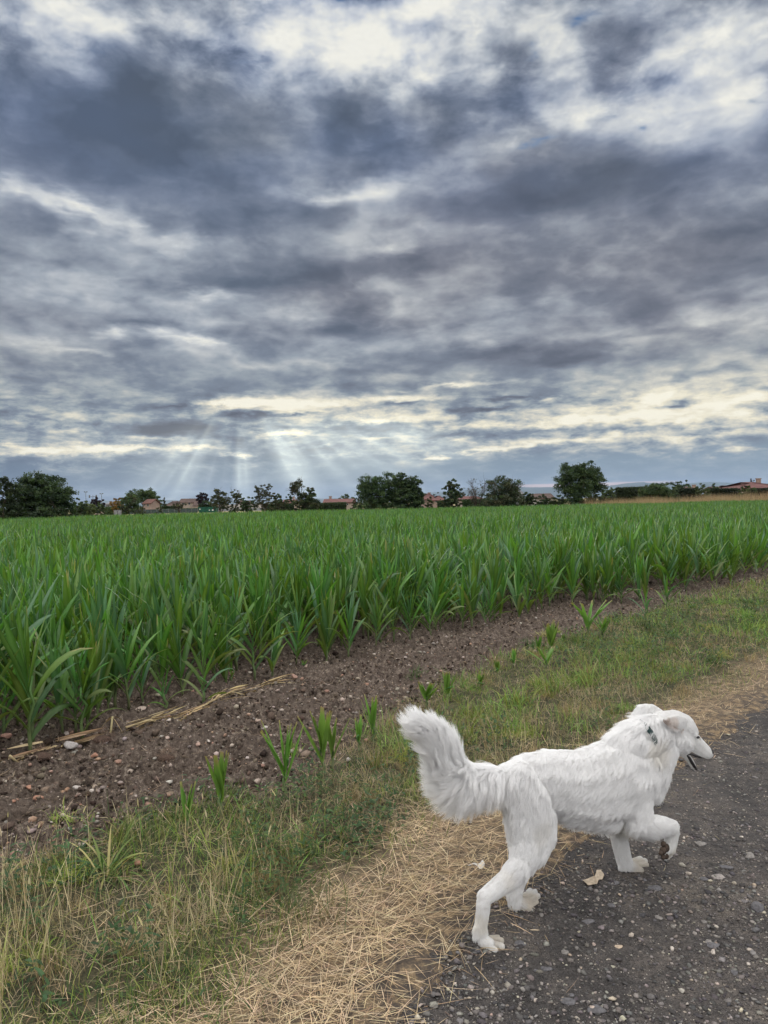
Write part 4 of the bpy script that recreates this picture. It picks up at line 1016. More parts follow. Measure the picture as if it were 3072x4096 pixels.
def make_fur(n_hair=260000, K=6):
    me.calc_loop_triangles(); T = np.empty(len(me.loop_triangles) * 3, np.int32); me.loop_triangles.foreach_get('vertices', T); T = T.reshape(-1, 3)
    A, B, C = bv[T[:, 0]], bv[T[:, 1]], bv[T[:, 2]]
    nr = np.cross(B - A, C - A); ar = np.linalg.norm(nr, axis=1); nr /= ar[:, None] + 1e-12
    vn = np.zeros_like(bv)
    for i in range(3): np.add.at(vn, T[:, i], nr * ar[:, None])
    for _ in range(1): pass
    vn /= np.linalg.norm(vn, axis=1, keepdims=True) + 1e-12
    S = np.array(SPH)
    def field(p, n):
        out = np.zeros((len(p), 6))
        for a in range(0, len(p), 4000):
            q = p[a:a + 4000]; d = np.linalg.norm(q[:, None] - S[None, :, :3], axis=2) - S[None, :, 3]
            w = np.exp(-np.clip(d + .03, 0, None) / .012) + 1e-12; w /= w.sum(1, keepdims=True)
            out[a:a + 4000, 0:3] = w @ S[:, 4:7]; out[a:a + 4000, 3] = w @ S[:, 7]; out[a:a + 4000, 4] = w @ S[:, 8]; out[a:a + 4000, 5] = w @ S[:, 9]
        return out
    # more strands where the coat is long
    vf = field(bv, vn)
    tl = vf[T, 3].mean(1)
    pr = ar * (1.0 + tl * 16); pr /= pr.sum()
    ti = rng.choice(len(T), n_hair, p=pr); r1, r2 = np.sqrt(rng.random(n_hair)), rng.random(n_hair)
    w0, w1, w2 = (1 - r1)[:, None], (r1 * (1 - r2))[:, None], (r1 * r2)[:, None]
    p = A[ti] * w0 + B[ti] * w1 + C[ti] * w2
    n = vn[T[ti, 0]] * w0 + vn[T[ti, 1]] * w1 + vn[T[ti, 2]] * w2; n /= np.linalg.norm(n, axis=1, keepdims=True)
    fa = vf[T[ti, 0]] * w0 + vf[T[ti, 1]] * w1 + vf[T[ti, 2]] * w2
    fl = fa[:, :3]; fl = fl - n * (fl * n).sum(1, keepdims=True); fl /= np.linalg.norm(fl, axis=1, keepdims=True) + 1e-6
    # locks wander sideways
    wx = fbm(p[:, 0] + p[:, 1] * .6, p[:, 2], 22, 3, .5, 41) - .5
    sd_ = np.cross(n, fl)
    fl = fl + sd_ * (wx * 1.7)[:, None]; fl /= np.linalg.norm(fl, axis=1, keepdims=True) + 1e-6
    L = fa[:, 3] * rng.uniform(.65, 1.15, n_hair)
    L = L * (.08 + .92 * sstep(np.linalg.norm(p - np.array(dpt(1166, 246, -.06)), axis=1), .020, .036)); lift = fa[:, 4] * rng.uniform(.6, 1.4, n_hair); rad = fa[:, 5]
    def path(p, n, fl, L, lift, rad):
        pts = [p]; d = fl + n * (lift + .12)[:, None]; d /= np.linalg.norm(d, axis=1, keepdims=True)
        for k in range(K - 1):
            pts.append(pts[-1] + d * (L / (K - 1))[:, None])
            d = d + fl * .22 - n * (.10 * (1 - np.clip(rad, 0, 1)))[:, None] + np.array((0, 0, -.05))
            d /= np.linalg.norm(d, axis=1, keepdims=True)
        return np.stack(pts, 1)
    Q = path(p - n * .002, n, fl, L, lift, rad)
    # clumps
    nc = 9000; ci = rng.choice(n_hair, nc, replace=False)
    kd = kdtree.KDTree(nc)
    for i, c in enumerate(ci): kd.insert(Vector(p[c]), i)
    kd.balance()
    own = np.array([kd.find(Vector(q))[1] for q in p])
    cw = rng.uniform(.25, .75, nc)
    g = Q[ci[own]]; t = np.linspace(0, 1, K)[None, :, None]
    same = np.linalg.norm(p - p[ci[own]], axis=1) < .03
    amt = (cw[own] * same)[:, None, None] * np.clip(L / .03, 0, 1)[:, None, None]
    gt = g - g[:, :1] ; gt = gt * (L / (L[ci[own]] + 1e-6))[:, None, None].clip(.5, 1.4) + g[:, :1]
    Q = Q * (1 - amt * t ** 1.3) + gt * (amt * t ** 1.3)
    ph = rng.uniform(0, 6.28, nc)[own]
    amp = (L * .05)[:, None, None]
    Q = Q + sd_[:, None, :] * np.sin(ph[:, None, None] + t * 6.5) * amp * t
    Q = Q + rng.normal(0, 1, (n_hair, K, 3)) * (L * .012)[:, None, None] * t
    hc = bpy.data.hair_curves.new('fur')
    hc.add_curves([K] * n_hair)
    hc.attributes['position'].data.foreach_set('vector', Q.astype(np.float32).ravel())
    rd = np.where(L > .05, .00040, .00036)[:, None] * (1 - .72 * np.linspace(0, 1, K)[None] ** 2)
    ra_ = hc.attributes.get('radius') or hc.attributes.new('radius', 'FLOAT', 'POINT')
    ra_.data.foreach_set('value', rd.astype(np.float32).ravel())
    col = skin_col(p) * (rng.uniform(.97, 1.05, nc)[own] * rng.uniform(.95, 1.05, n_hair))[:, None]
    ca = hc.attributes.new('tint', 'FLOAT_COLOR', 'CURVE')
    ca.data.foreach_set('color', np.c_[np.clip(col, 0, .97), np.ones(n_hair)].astype(np.float32).ravel())
    hc.materials.append(M_FUR)
    o = bpy.data.objects.new('fur', hc); COL.objects.link(o); o.parent = dog; o.matrix_parent_inverse = Matrix.Translation(-DOGO)
    return o
make_fur()
def dchild(mb, name, mat, label=None, smooth=True, parent=None):
    o = mb.build(name, mat, None, smooth); o.parent = dog; o.matrix_parent_inverse = Matrix.Translation(-DOGO)
    if label: o['label'] = label
    return o
def ell(mb, c, rx, rl, rz, sub=ICO3, M=None):
    V0, F0 = sub
    V = np.outer(V0[:, 0] * rx, np.array(DF)) + np.outer(V0[:, 1] * rl, np.array(DL)) + np.outer(V0[:, 2] * rz, (0, 0, 1.0))
    mb.add(V + np.array(c), [tuple(f) for f in F0])
M_BLACK = mat_basic('nose_skin', (.02, .018, .02), .35, .2, 60, spec=.5)
M_PAD = mat_basic('paw_pad_skin', (.060, .042, .032), .8, .3, 60, bump=.5)
M_COLLAR = mat_basic('collar_webbing', (.012, .035, .035), .6, .2, 200)
mb = MB(); c = dpt(1416, 324, -.004); ell(mb, c, .010, .016, .012); ell(mb, dpt(1419, 318, -.01), .007, .007, .007)
dchild(mb, 'nose', M_BLACK)
mb = MB(); ell(mb, dpt(1364, 263, -.046), .0085, .006, .0055); dchild(mb, 'eye', M_BLACK)
mb = MB()                                     # black lips: upper edge and the edge of the dropped jaw
mb.tube([dpt(1322, 334, -.020), dpt(1338, 335, -.022), dpt(1354, 341, -.024), dpt(1372, 347, -.022), dpt(1384, 351, -.018)], [.003, .0055, .0065, .0045, .002], 8)
mb.tube([dpt(1318, 338, -.020), dpt(1328, 352, -.020), dpt(1338, 370, -.019), dpt(1348, 386, -.017), dpt(1356, 398, -.012)], [.004, .0060, .0070, .0065, .004], 8)
dchild(mb, 'lips', M_BLACK)
mb = MB()
for (x, y, l, r) in [(1218, 714, -.096, 13), (1227, 730, -.094, 19), (1216, 742, -.098, 17), (1230, 766, -.092, 12), (1217, 768, -.102, 12), (1206, 752, -.108, 10)]:
    ell(mb, dpt(x, y, l), r * .00098, r * .0007, r * .00095)
dchild(mb, 'paw_pad', M_PAD, 'brown muddy pads under the lifted paw')
# collar: a band round the neck, mostly buried in the ruff
mb = MB(); ax_ = (dpt(1230, 225) - dpt(1090, 325)).normalized(); cc = dpt(1134, 268, -.004)
e1 = DL; e2 = ax_.cross(e1).normalized(); ring = []
na = 48
for i in range(na):
    a = 2 * math.pi * i / na
    for (dr_c, da_c) in ((0, -.011), (.004, -.011), (.004, .011), (0, .011)):
        ring.append(cc + (e1 * math.cos(a) * (.0630 + dr_c) + e2 * math.sin(a) * (.0832 + dr_c)) + ax_ * da_c)
fs = [(i * 4 + j, i * 4 + (j + 1) % 4, ((i + 1) % na) * 4 + (j + 1) % 4, ((i + 1) % na) * 4 + j) for i in range(na) for j in range(4)]
mb.add(ring, fs); dchild(mb, 'collar', M_COLLAR, 'dark green collar showing between the ruff hair')

mb = MB()
for (x, y, r) in [(545, 1150, 3), (547, 1126, 3), (518, 1170, 3), (1155, 805, 3), (1150, 788, 3), (1134, 826, 3), (697, 936, 3), (686, 917, 3)]:
    c = toe_pt(x, y + 6, 8); mb.tube([c - DF * .006 + Vector((0, 0, .004)), c + DF * .002 + Vector((0, 0, .001)), c + DF * .007 - Vector((0, 0, .004))], [.0028, .0024, .0006], 7)
dchild(mb, 'claws', mat_basic('claw_horn', (.10, .085, .07), .4, .2, 60))
# ------------------------------------------------------------------ trees, hedges and houses beyond the crop
M_CROWN = foliage_mat('tree_leaves', .22, .6, .3, vary=.35, scale=1.2)
M_BARK = mat_basic('bark', (.075, .060, .048), .9, .3, 6, bump=.6)
def H(px, py, D): return at(px, py, D).z
def tree(name, label, cat, D, x0, x1, ytop, lobes, col, n=5000, leaf=.11, trunk=.12, bare=0.0, group='trees beyond the maize', ybase=None, limbs=7, ratio=None, stem_y=None, blossom=None, seed=None):
    """lobes: list of (u, w, ru, rw) in the frame of the tree: u 0..1 across, w 0..1 up"""
    if seed is not None: r_ = np.random.default_rng(seed)
    else: r_ = np.random.default_rng(int(x0 * 7 + ytop))
    a, b = at(x0, ytop, D), at(x1, ytop, D); top = at((x0 + x1) / 2, ytop, D).z
    W = b.x - a.x; cx = (a.x + b.x) / 2
    root = empty(name, (cx, D, 0)); tag(root, label, cat, group)
    depth = W if ratio is None else W * ratio
    mb = MB()
    if trunk:
        th = top * .38 if stem_y is None else top * stem_y
        tx = r_.normal(0, .02) * W
        mb.tube([(0, 0, -.1), (tx * .4, 0, th * .5), (tx, 0, th)], [trunk, trunk * .8, trunk * .62], 8)
        for i in range(limbs):
            u, w, ru, rw = lobes[i % len(lobes)]
            e = Vector(((u - .5 + r_.uniform(-.8, .8) * ru) * W, r_.uniform(-.5, .5) * depth * ru * 2, (w + r_.uniform(-.2, .7) * rw) * top))
            s0 = Vector((tx, 0, th * r_.uniform(.45, 1)))
            m1 = s0.lerp(e, .5) + Vector((r_.normal(0, .03) * W, r_.normal(0, .03) * W, -.03 * top))
            mb.tube([s0, m1, e], [trunk * .42, trunk * .25, trunk * .07], 5)
            for q in range(3 + int(bare * 6)):
                p0 = m1.lerp(e, r_.uniform(0, 1)); p2 = p0 + Vector((r_.normal(0, .10) * W, r_.normal(0, .1) * W, abs(r_.normal(.04, .09)) * top))
                mb.tube([p0, p0.lerp(p2, .5) + Vector((0, 0, .02 * top)), p2], [trunk * .13, trunk * .08, trunk * .035], 4)
                if bare:
                    for z in range(4):
                        p3 = p0.lerp(p2, r_.uniform(.3, 1)); p4 = p3 + Vector((r_.normal(0, .05) * W, r_.normal(0, .05) * W, r_.normal(.03, .05) * top))
                        mb.tube([p3, p4], [trunk * .05, trunk * .02], 3)
        mb.build('trunk', M_BARK, root, True)
    L = np.array(lobes); L[:, 2:] *= 1.16; vol = L[:, 2] * L[:, 3]
    # clusters: leaves gather round sub-clumps, mostly near the outside of each lobe
    n = int(n * 1.5); leaf *= .9; nclump = max(30, n // 60)
    ci = r_.choice(len(L), nclump, p=vol / vol.sum()); d = r_.normal(0, 1, (nclump, 3)); d /= np.linalg.norm(d, axis=1, keepdims=True)
    rr = r_.random(nclump) ** .45
    cl = np.c_[(L[ci, 0] - .5) * W + d[:, 0] * rr * L[ci, 2] * W, d[:, 1] * rr * L[ci, 2] * depth, (L[ci, 1] + d[:, 2] * rr * L[ci, 3]) * top]
    k = r_.integers(nclump, size=n); cs = r_.uniform(.5, 1.3, nclump)[k][:, None]
    g = r_.normal(0, 1, (n, 3)); g /= np.linalg.norm(g, axis=1, keepdims=True)
    g *= (r_.random(n) ** .6)[:, None]
    csz = min(W * .085, .75)
    p = cl[k] + g * cs * np.array((csz, csz, csz * .62))
    p[:, 2] = np.clip(p[:, 2], .12, None)
    s = leaf * r_.uniform(.6, 1.3, n)
    ax = r_.normal(0, 1, (n, 3)); ax /= np.linalg.norm(ax, axis=1, keepdims=True)
    up = np.cross(ax, r_.normal(0, 1, (n, 3))); up /= np.linalg.norm(up, axis=1, keepdims=True)
    V = np.stack([p - ax * s[:, None], p + up * s[:, None] * .5, p + ax * s[:, None], p - up * s[:, None] * .5], 1).reshape(-1, 3)
    F = np.arange(4 * n).reshape(-1, 4)
    o = mesh_obj('crown', V, F, M_CROWN, root)
    cc = np.array(col)[r_.integers(len(col), size=nclump)][k] * r_.uniform(.7, 1.3, (nclump, 1))[k] * r_.uniform(.85, 1.15, (n, 1))
    set_attr(o.data, 'tint', np.c_[np.repeat(cc, 4, 0), np.ones(4 * n)], 'COL')
    return root
DK = [(.020, .036, .015), (.027, .046, .017), (.016, .030, .014), (.034, .054, .019)]
MD = [(.040, .070, .026), (.055, .085, .030), (.034, .060, .026)]
LT = [(.075, .105, .040), (.090, .120, .045), (.060, .090, .038)]
OL = [(.045, .055, .028), (.060, .065, .032), (.036, .044, .024)]
PU = [(.022, .012, .020), (.030, .016, .024), (.016, .010, .018)]
OR = [(.20, .105, .03), (.24, .14, .04), (.12, .09, .03)]
ROUND = [(.5, .62, .34, .32), (.28, .52, .22, .26), (.72, .52, .22, .26), (.5, .32, .40, .22), (.42, .84, .2, .14)]
BUSH = [(.5, .5, .42, .46), (.25, .34, .25, .32), (.75, .36, .25, .32)]
CONE = [(.5, .2, .45, .16), (.5, .42, .32, .16), (.5, .64, .2, .15), (.5, .85, .08, .14)]
SPREAD = [(.5, .72, .40, .22), (.22, .6, .22, .22), (.78, .6, .22, .22), (.5, .5, .3, .2), (.35, .86, .2, .12), (.65, .84, .2, .12)]
DK = [tuple(c * 1.35 for c in k) for k in DK]
MD = [tuple(c * 1.25 for c in k) for k in MD]
LT = [tuple(c * 1.2 for c in k) for k in LT]
OL = [tuple(c * 1.2 for c in k) for k in OL]
# left group
tree('broadleaf_tree', 'massive dark bushy tree with foliage down to the crop, largest on the left side', 'tree', 61, 32, 292, 1890,
     [(.42, .62, .34, .30), (.25, .5, .24, .3), (.62, .62, .28, .28), (.84, .56, .15, .18), (.5, .22, .45, .22), (.8, .3, .2, .26), (.4, .85, .2, .13), (.18, .25, .2, .25)], DK, 24000, .10, .22)
tree('broadleaf_tree', 'thin open tree with sky showing through, cut by the left frame edge', 'tree', 58, -90, 75, 1900,
     [(.5, .6, .4, .35), (.8, .75, .2, .2), (.6, .25, .4, .2), (.85, .5, .12, .2)], DK, 6500, .10, .14)
tree('broadleaf_tree', 'dark green tree just right of the massive bushy one', 'tree', 105, 286, 350, 1989, BUSH, DK, 3500, .16, .1)
tree('willow', 'light green rounded willow left of the purple tree', 'tree', 120, 306, 392, 2008, [(.5, .45, .46, .42), (.3, .5, .25, .35), (.75, .45, .25, .35)], LT, 5500, .15, .1)
tree('plum_tree', 'dark purple-leaved tree beside the two lamp poles', 'tree', 150, 363, 416, 1989, [(.5, .62, .42, .34)], PU, 3000, .2, .12)
tree('broadleaf_tree', 'small grey-green tree in front of the purple one', 'tree', 118, 384, 418, 2005, [(.5, .5, .42, .46)], MD, 2200, .15, .08)
tree('broadleaf_tree', 'orange autumn-coloured tree left of the red gabled house', 'tree', 135, 440, 492, 1985, [(.5, .5, .42, .42)], OR, 2800, .17, .1)
tree('broadleaf_tree', 'olive green tree overlapping the orange one', 'tree', 128, 472, 560, 1979, [(.5, .55, .40, .38), (.75, .4, .25, .3), (.3, .35, .25, .3)], OL + MD, 5500, .17, .14)
tree('broadleaf_tree', 'wide pale-trunked green tree rising behind the red gabled house', 'tree', 210, 502, 642, 1951, [(.45, .68, .36, .25), (.75, .45, .22, .34), (.2, .5, .2, .25), (.6, .78, .2, .18), (.9, .25, .1, .2)], MD, 9000, .25, .3)
tree('conifer', 'small spiky conifer behind the brown-roofed house', 'tree', 260, 641, 672, 1983, CONE, DK, 1600, .25, .14)
tree('plum_tree', 'round dark purple tree right of the two-storey house', 'tree', 270, 782, 835, 1968, [(.5, .66, .44, .30), (.5, .4, .3, .3)], PU, 4500, .3, .2)
tree('broadleaf_tree', 'green bushy tree behind the green skip', 'tree', 215, 793, 868, 2003, BUSH, DK, 3500, .25, .14)
tree('orchard_tree', 'half-bare forked tree standing right of the green skip', 'tree', 84, 836, 922, 1946, [(.38, .85, .14, .12), (.5, .6, .3, .25), (.72, .5, .25, .25), (.25, .5, .2, .2)], OL, 5100, .075, .085, bare=.8, limbs=12, stem_y=.2)
tree('orchard_tree', 'crooked half-bare tree with ivy round its foot', 'tree', 84, 910, 964, 1955, [(.6, .82, .35, .14), (.75, .6, .25, .15), (.45, .25, .34, .22)], OL, 4800, .075, .08, bare=.5, limbs=8, stem_y=.3)
tree('orchard_tree', 'low bare-branched tree in front of the two-storey house', 'tree', 100, 684, 744, 2008, [(.5, .75, .45, .18)], OL, 1950, .075, .09, bare=.9, limbs=10, stem_y=.35)
tree('bush', 'dark grey bush beside the red gabled house', 'bush', 95, 536, 588, 2026, BUSH, OL, 2200, .1, 0, group='bushes beyond the maize')
tree('bush', 'small brownish bush left of the low bare-branched tree', 'bush', 100, 614, 656, 2030, BUSH, OL, 1600, .1, 0, group='bushes beyond the maize')
tree('broadleaf_tree', 'dark green tree behind the right end of the pale wall', 'tree', 150, 960, 1030, 1985, BUSH, DK, 3000, .18, .12)
# centre
tree('orchard_tree', 'spindly sparse tree with separate leafy twigs', 'tree', 80, 1012, 1090, 1927, [(.2, .8, .1, .14), (.55, .7, .3, .2), (.85, .82, .1, .1), (.6, .42, .36, .25), (.2, .5, .15, .2)], OL, 4500, .075, .075, bare=.8, limbs=12, stem_y=.25)
tree('broadleaf_tree', 'dense rounded dark tree just right of the spindly one', 'tree', 88, 1076, 1146, 1966, [(.4, .62, .34, .34), (.7, .42, .3, .36), (.4, .3, .36, .28)], DK + OL, 4200, .11, .1)
tree('bush', 'rust-tinted bush at the foot of the dense rounded tree', 'bush', 80, 1088, 1144, 2003, BUSH, OL, 2600, .09, 0, group='bushes beyond the maize')
tree('broadleaf_tree', 'small dark tree behind the chimney of the half-hidden red roof', 'tree', 160, 1140, 1180, 1975, BUSH, DK, 1800, .2, .1)
tree('broadleaf_tree', 'two-topped tree, airy at left and dense at right', 'tree', 80, 1152, 1275, 1916, [(.3, .84, .20, .14), (.18, .72, .12, .10)], OL, 2250, .075, .10, bare=.6, limbs=8, stem_y=.35)
tree('broadleaf_tree', 'dense dark tree leaning against the airy-topped one', 'tree', 79, 1168, 1275, 1944, [(.55, .6, .34, .36), (.75, .4, .26, .34), (.3, .42, .26, .34), (.2, .16, .2, .16), (.5, .18, .4, .18)], DK + OL, 9000, .10, .13)
tree('broadleaf_tree', 'rounded treetop behind the long red roof', 'tree', 260, 1350, 1425, 1980, BUSH, MD, 2500, .3, .15)
tree('bush', 'bush covering the right end of the long red-roofed house', 'bush', 110, 1402, 1450, 1994, BUSH, OL + DK, 2600, .12, 0, group='bushes beyond the maize')
tree('broadleaf_tree', 'broad tree with dark trunk, left one of the big central pair', 'tree', 80, 1424, 1622, 1895, [(.3, .74, .24, .22), (.62, .78, .28, .2), (.2, .5, .18, .3), (.5, .5, .4, .3), (.8, .5, .2, .32), (.45, .24, .42, .14)], DK + MD, 19000, .10, .18, stem_y=.3)
tree('broadleaf_tree', 'broad darkest tree, right one of the big central pair', 'tree', 77, 1560, 1694, 1893, [(.35, .78, .28, .2), (.68, .68, .24, .22), (.5, .46, .42, .3), (.82, .42, .16, .24), (.5, .18, .46, .2)], DK, 19000, .10, .2)
tree('bush', 'small conical bush in front of the pale house wall', 'bush', 90, 1700, 1736, 1986, [(.5, .5, .42, .46), (.5, .2, .46, .2)], MD + DK, 2200, .1, 0, group='bushes beyond the maize')
tree('bush', 'low straggling bush left of the narrow standing tree', 'bush', 80, 1696, 1752, 2014, BUSH, OL, 1200, .08, 0, group='bushes beyond the maize')
tree('broadleaf_tree', 'distant treetop left of the narrow standing tree', 'tree', 240, 1718, 1770, 1967, BUSH, OL, 1800, .28, .15)
tree('broadleaf_tree', 'narrow standing tree between the two red-roofed houses', 'tree', 78, 1764, 1850, 1915, [(.5, .82, .2, .16), (.42, .6, .36, .25), (.72, .6, .24, .22), (.5, .35, .4, .26), (.5, .12, .48, .14)], DK + OL, 9500, .095, .12)
tree('broadleaf_tree', 'distant treetop behind the long brown roof', 'tree', 240, 1834, 1870, 1968, BUSH, OL, 1400, .28, .15)
tree('broadleaf_tree', 'wide dark tree with leafless branches spreading on its left', 'tree', 78, 1866, 2080, 1897, [(.62, .76, .2, .18), (.86, .68, .16, .2), (.6, .45, .3, .26), (.85, .38, .18, .28), (.5, .15, .4, .12), (.8, .14, .22, .14)], DK + OL, 14500, .095, .16, bare=.7, limbs=14, stem_y=.2)
tree('orchard_tree', 'leafless branching tree merging with the wide dark one', 'tree', 79, 1862, 1960, 1908, [(.5, .75, .5, .2), (.25, .55, .25, .2)], OL, 120, .08, .10, bare=1.0, limbs=18, stem_y=.18)
tree('bush', 'bushy shrub in front of the white-gabled house', 'bush', 90, 2070, 2140, 1964, BUSH, DK, 5000, .11, 0, group='bushes beyond the maize')
tree('bush', 'shrub partly hiding the brown roof beside the great round tree', 'bush', 92, 2140, 2200, 1978, BUSH, DK, 3500, .11, 0, group='bushes beyond the maize')
tree('broadleaf_tree', 'great round-headed tree, tallest of all, standing alone right of centre', 'tree', 88, 2216, 2414, 1846,
     [(.38, .80, .24, .18), (.62, .80, .26, .19), (.22, .56, .2, .2), (.5, .58, .34, .24), (.80, .58, .19, .22), (.5, .36, .30, .16), (.5, .12, .34, .14), (.9, .46, .1, .1)], DK + MD, 24000, .11, .26)
tree('bush', 'bush at the left foot of the great round-headed tree', 'bush', 86, 2192, 2262, 1975, BUSH, DK, 4500, .1, 0, group='bushes beyond the maize')
tree('bush', 'bush at the right foot of the great round-headed tree', 'bush', 86, 2360, 2418, 1966, BUSH, DK + OL, 4500, .1, 0, group='bushes beyond the maize')
# right
tree('broadleaf_tree', 'soft-edged tree between the great round tree and the tall clipped hedge', 'tree', 120, 2392, 2475, 1942, BUSH, MD, 5500, .14, .12)
tree('broadleaf_tree', 'spreading orchard tree with forked dark trunk before the tall hedge', 'tree', 96, 2550, 2690, 1927, [(.5, .72, .34, .22), (.25, .55, .24, .2), (.75, .55, .24, .28), (.5, .45, .3, .2), (.85, .3, .14, .26)], MD, 12000, .11, .14)
tree('broadleaf_tree', 'dark round tree behind the spreading orchard tree', 'tree', 150, 2650, 2762, 1927, BUSH, DK, 6000, .18, .16)
tree('conifer', 'broad dark conifer rising over the hedges on the right', 'tree', 165, 2726, 2766, 1914, CONE, DK, 3000, .2, .2)
tree('bush', 'grey-green pointed shrub beside the spreading orchard tree', 'bush', 90, 2682, 2722, 1947, [(.5, .5, .4, .46)], [(.06, .085, .045), (.075, .10, .05)], 3000, .1, 0, group='bushes beyond the maize')
tree('bush', 'large light green domed shrub before the black hedge', 'bush', 96, 2780, 2842, 1935, BUSH, [(.065, .09, .04), (.08, .105, .045)], 5000, .12, 0, group='bushes beyond the maize')
tree('broadleaf_tree', 'dark tree behind the light green domed shrub', 'tree', 125, 2828, 2880, 1937, BUSH, DK + MD, 3500, .15, .12)
tree('conifer', 'small pointed conifer tip above the domed shrub', 'tree', 150, 2848, 2868, 1927, CONE, DK, 1500, .15, .1)
tree('bush', 'round dark shrub in front of the large hipped roof', 'bush', 92, 2944, 3026, 1943, BUSH, DK + MD, 6500, .12, 0, group='bushes beyond the maize')
tree('conifer', 'spiky dark tree behind the large hipped roof', 'tree', 140, 2992, 3020, 1911, [(.5, .8, .45, .14), (.5, .5, .2, .3)], PU + DK, 1500, .15, .14)

# hedges
def hedge(label, D, x0, x1, ytop, depth, col, D1=None, n=7000, leaf=.14, clipped=True, group='hedges behind the maize'):
    D1 = D1 or D
    a, b = at(x0, ytop, D), at(x1, ytop, D1); a.z = b.z = 0; top = (at(x0, ytop, D).z + at(x1, ytop, D1).z) / 2
    d = (b - a); Ln = d.length; d.normalize(); nrm = Vector((-d.y, d.x, 0)); r_ = np.random.default_rng(int(x0))
    u, w, t = r_.random(n) * Ln, r_.random(n) * depth, r_.random(n) * top
    side = r_.integers(0, 3, n)
    w = np.where(side < 2, r_.normal(0, .08, n), w); t = np.where(side < 2, t, top + r_.normal(0, .05, n))
    if not clipped: t = t * (.75 + .35 * np.array([float(vnoise(q * .5, 0, 1, 5)) for q in u]))
    p = np.array(a)[None] + u[:, None] * np.array(d) + w[:, None] * np.array(nrm); p[:, 2] = np.clip(t, .05, None)
    p += r_.normal(0, .07, p.shape)
    s = leaf * r_.uniform(.6, 1.3, n); ax = r_.normal(0, 1, (n, 3)); ax /= np.linalg.norm(ax, axis=1, keepdims=True)
    up = np.cross(ax, r_.normal(0, 1, (n, 3))); up /= np.linalg.norm(up, axis=1, keepdims=True)
    o_ = np.array(a)
    V = np.stack([p - ax * s[:, None], p + up * s[:, None] * .5, p + ax * s[:, None], p - up * s[:, None] * .5], 1).reshape(-1, 3)
    # woody inside
    mb = MB(); c = (a + b) / 2 + nrm * depth / 2; mb.box((c.x, c.y, top * .47), (Ln - .2, max(depth - .25, .2), top * .90), math.atan2(d.y, d.x))
    F = [tuple(range(4 * i, 4 * i + 4)) for i in range(n)]
    root = empty('hedge', a); tag(root, label, 'hedge', group)
    o = mesh_obj('foliage', V - o_, np.arange(4 * n).reshape(-1, 4), M_CROWN, root)
    cc = pick(col, n, .3); set_attr(o.data, 'tint', np.c_[np.repeat(cc, 4, 0), np.ones(4 * n)], 'COL')
    mb.v = [tuple(np.array(v) - o_) for v in mb.v]; mb.build('branches', M_HB, root)
M_HB = mat_basic('hedge_inside', (.018, .024, .012), .95, .3, 4)
BK = [(.016, .026, .012), (.022, .034, .016), (.012, .020, .010)]
hedge('tall clipped dark hedge behind the pale dry grass', 112, 2464, 2645, 1953, 1.6, BK + DK, D1=108, n=16000, leaf=.15)
hedge('black clipped hedge between the grey-green shrub and the domed shrub', 112, 2715, 2800, 1958, 1.2, BK, n=6000)
hedge('black clipped hedge right of the domed shrub', 108, 2836, 2958, 1959, 1.2, BK, n=8000)
hedge('black clipped hedge below the large hipped roof, at the right frame edge', 100, 3018, 3110, 1958, 1.2, BK, n=6000)
hedge('low rounded dark hedge along the long red-roofed house', 128, 1245, 1384, 2013, 1.4, DK, n=8000, clipped=False)
hedge('dark hedge under the brown roof right of the narrow standing tree', 130, 1850, 1960, 1997, 1.4, DK, n=5000, clipped=False)
hedge('low dark hedge in front of the house between the central pair and the narrow tree', 125, 1750, 1800, 2003, 1.2, DK, n=2500, clipped=False)
hedge('long low garden hedge in front of the two-storey house', 200, 656, 790, 2037, 1.5, DK, n=6000, leaf=.2)
hedge('light green garden hedge below the orange tree', 150, 418, 500, 2031, 1.4, LT + MD, n=4500, leaf=.18)
hedge('dark hedge behind the thin fence left of the two-storey house', 220, 560, 700, 2028, 1.5, DK, n=5000, leaf=.22)
hedge('dark hedge below the half-hidden red roof', 140, 1060, 1175, 2017, 1.4, DK, n=5000, clipped=False)

# houses
M_TILE = mat_basic('roof_tile_red', (.13, .052, .042), .85, .25, .9)
M_TILE2 = mat_basic('roof_tile_brown', (.075, .050, .043), .85, .25, .9)
M_TILE3 = mat_basic('roof_tile_orange', (.10, .046, .036), .85, .2, .9)
M_TILE4 = mat_basic('roof_tile_rose', (.115, .052, .048), .85, .2, .9)
M_WALLC = mat_basic('render_cream', (.30, .25, .21), .9, .10, .8)
M_WALLP = mat_basic('render_pink', (.28, .21, .18), .9, .10, .8)
M_WALLW = mat_basic('render_white', (.38, .36, .34), .9, .08, .8)
M_WALLG = mat_basic('render_grey', (.18, .18, .19), .9, .08, .8)
M_GLASS = mat_basic('window_glass', (.03, .04, .05), .15, .2, 1, spec=.6)
M_FRAME = mat_basic('shutter', (.12, .09, .08), .7, .2, 3)
M_CHIM = mat_basic('chimney_render', (.30, .22, .18), .9, .2, 2)
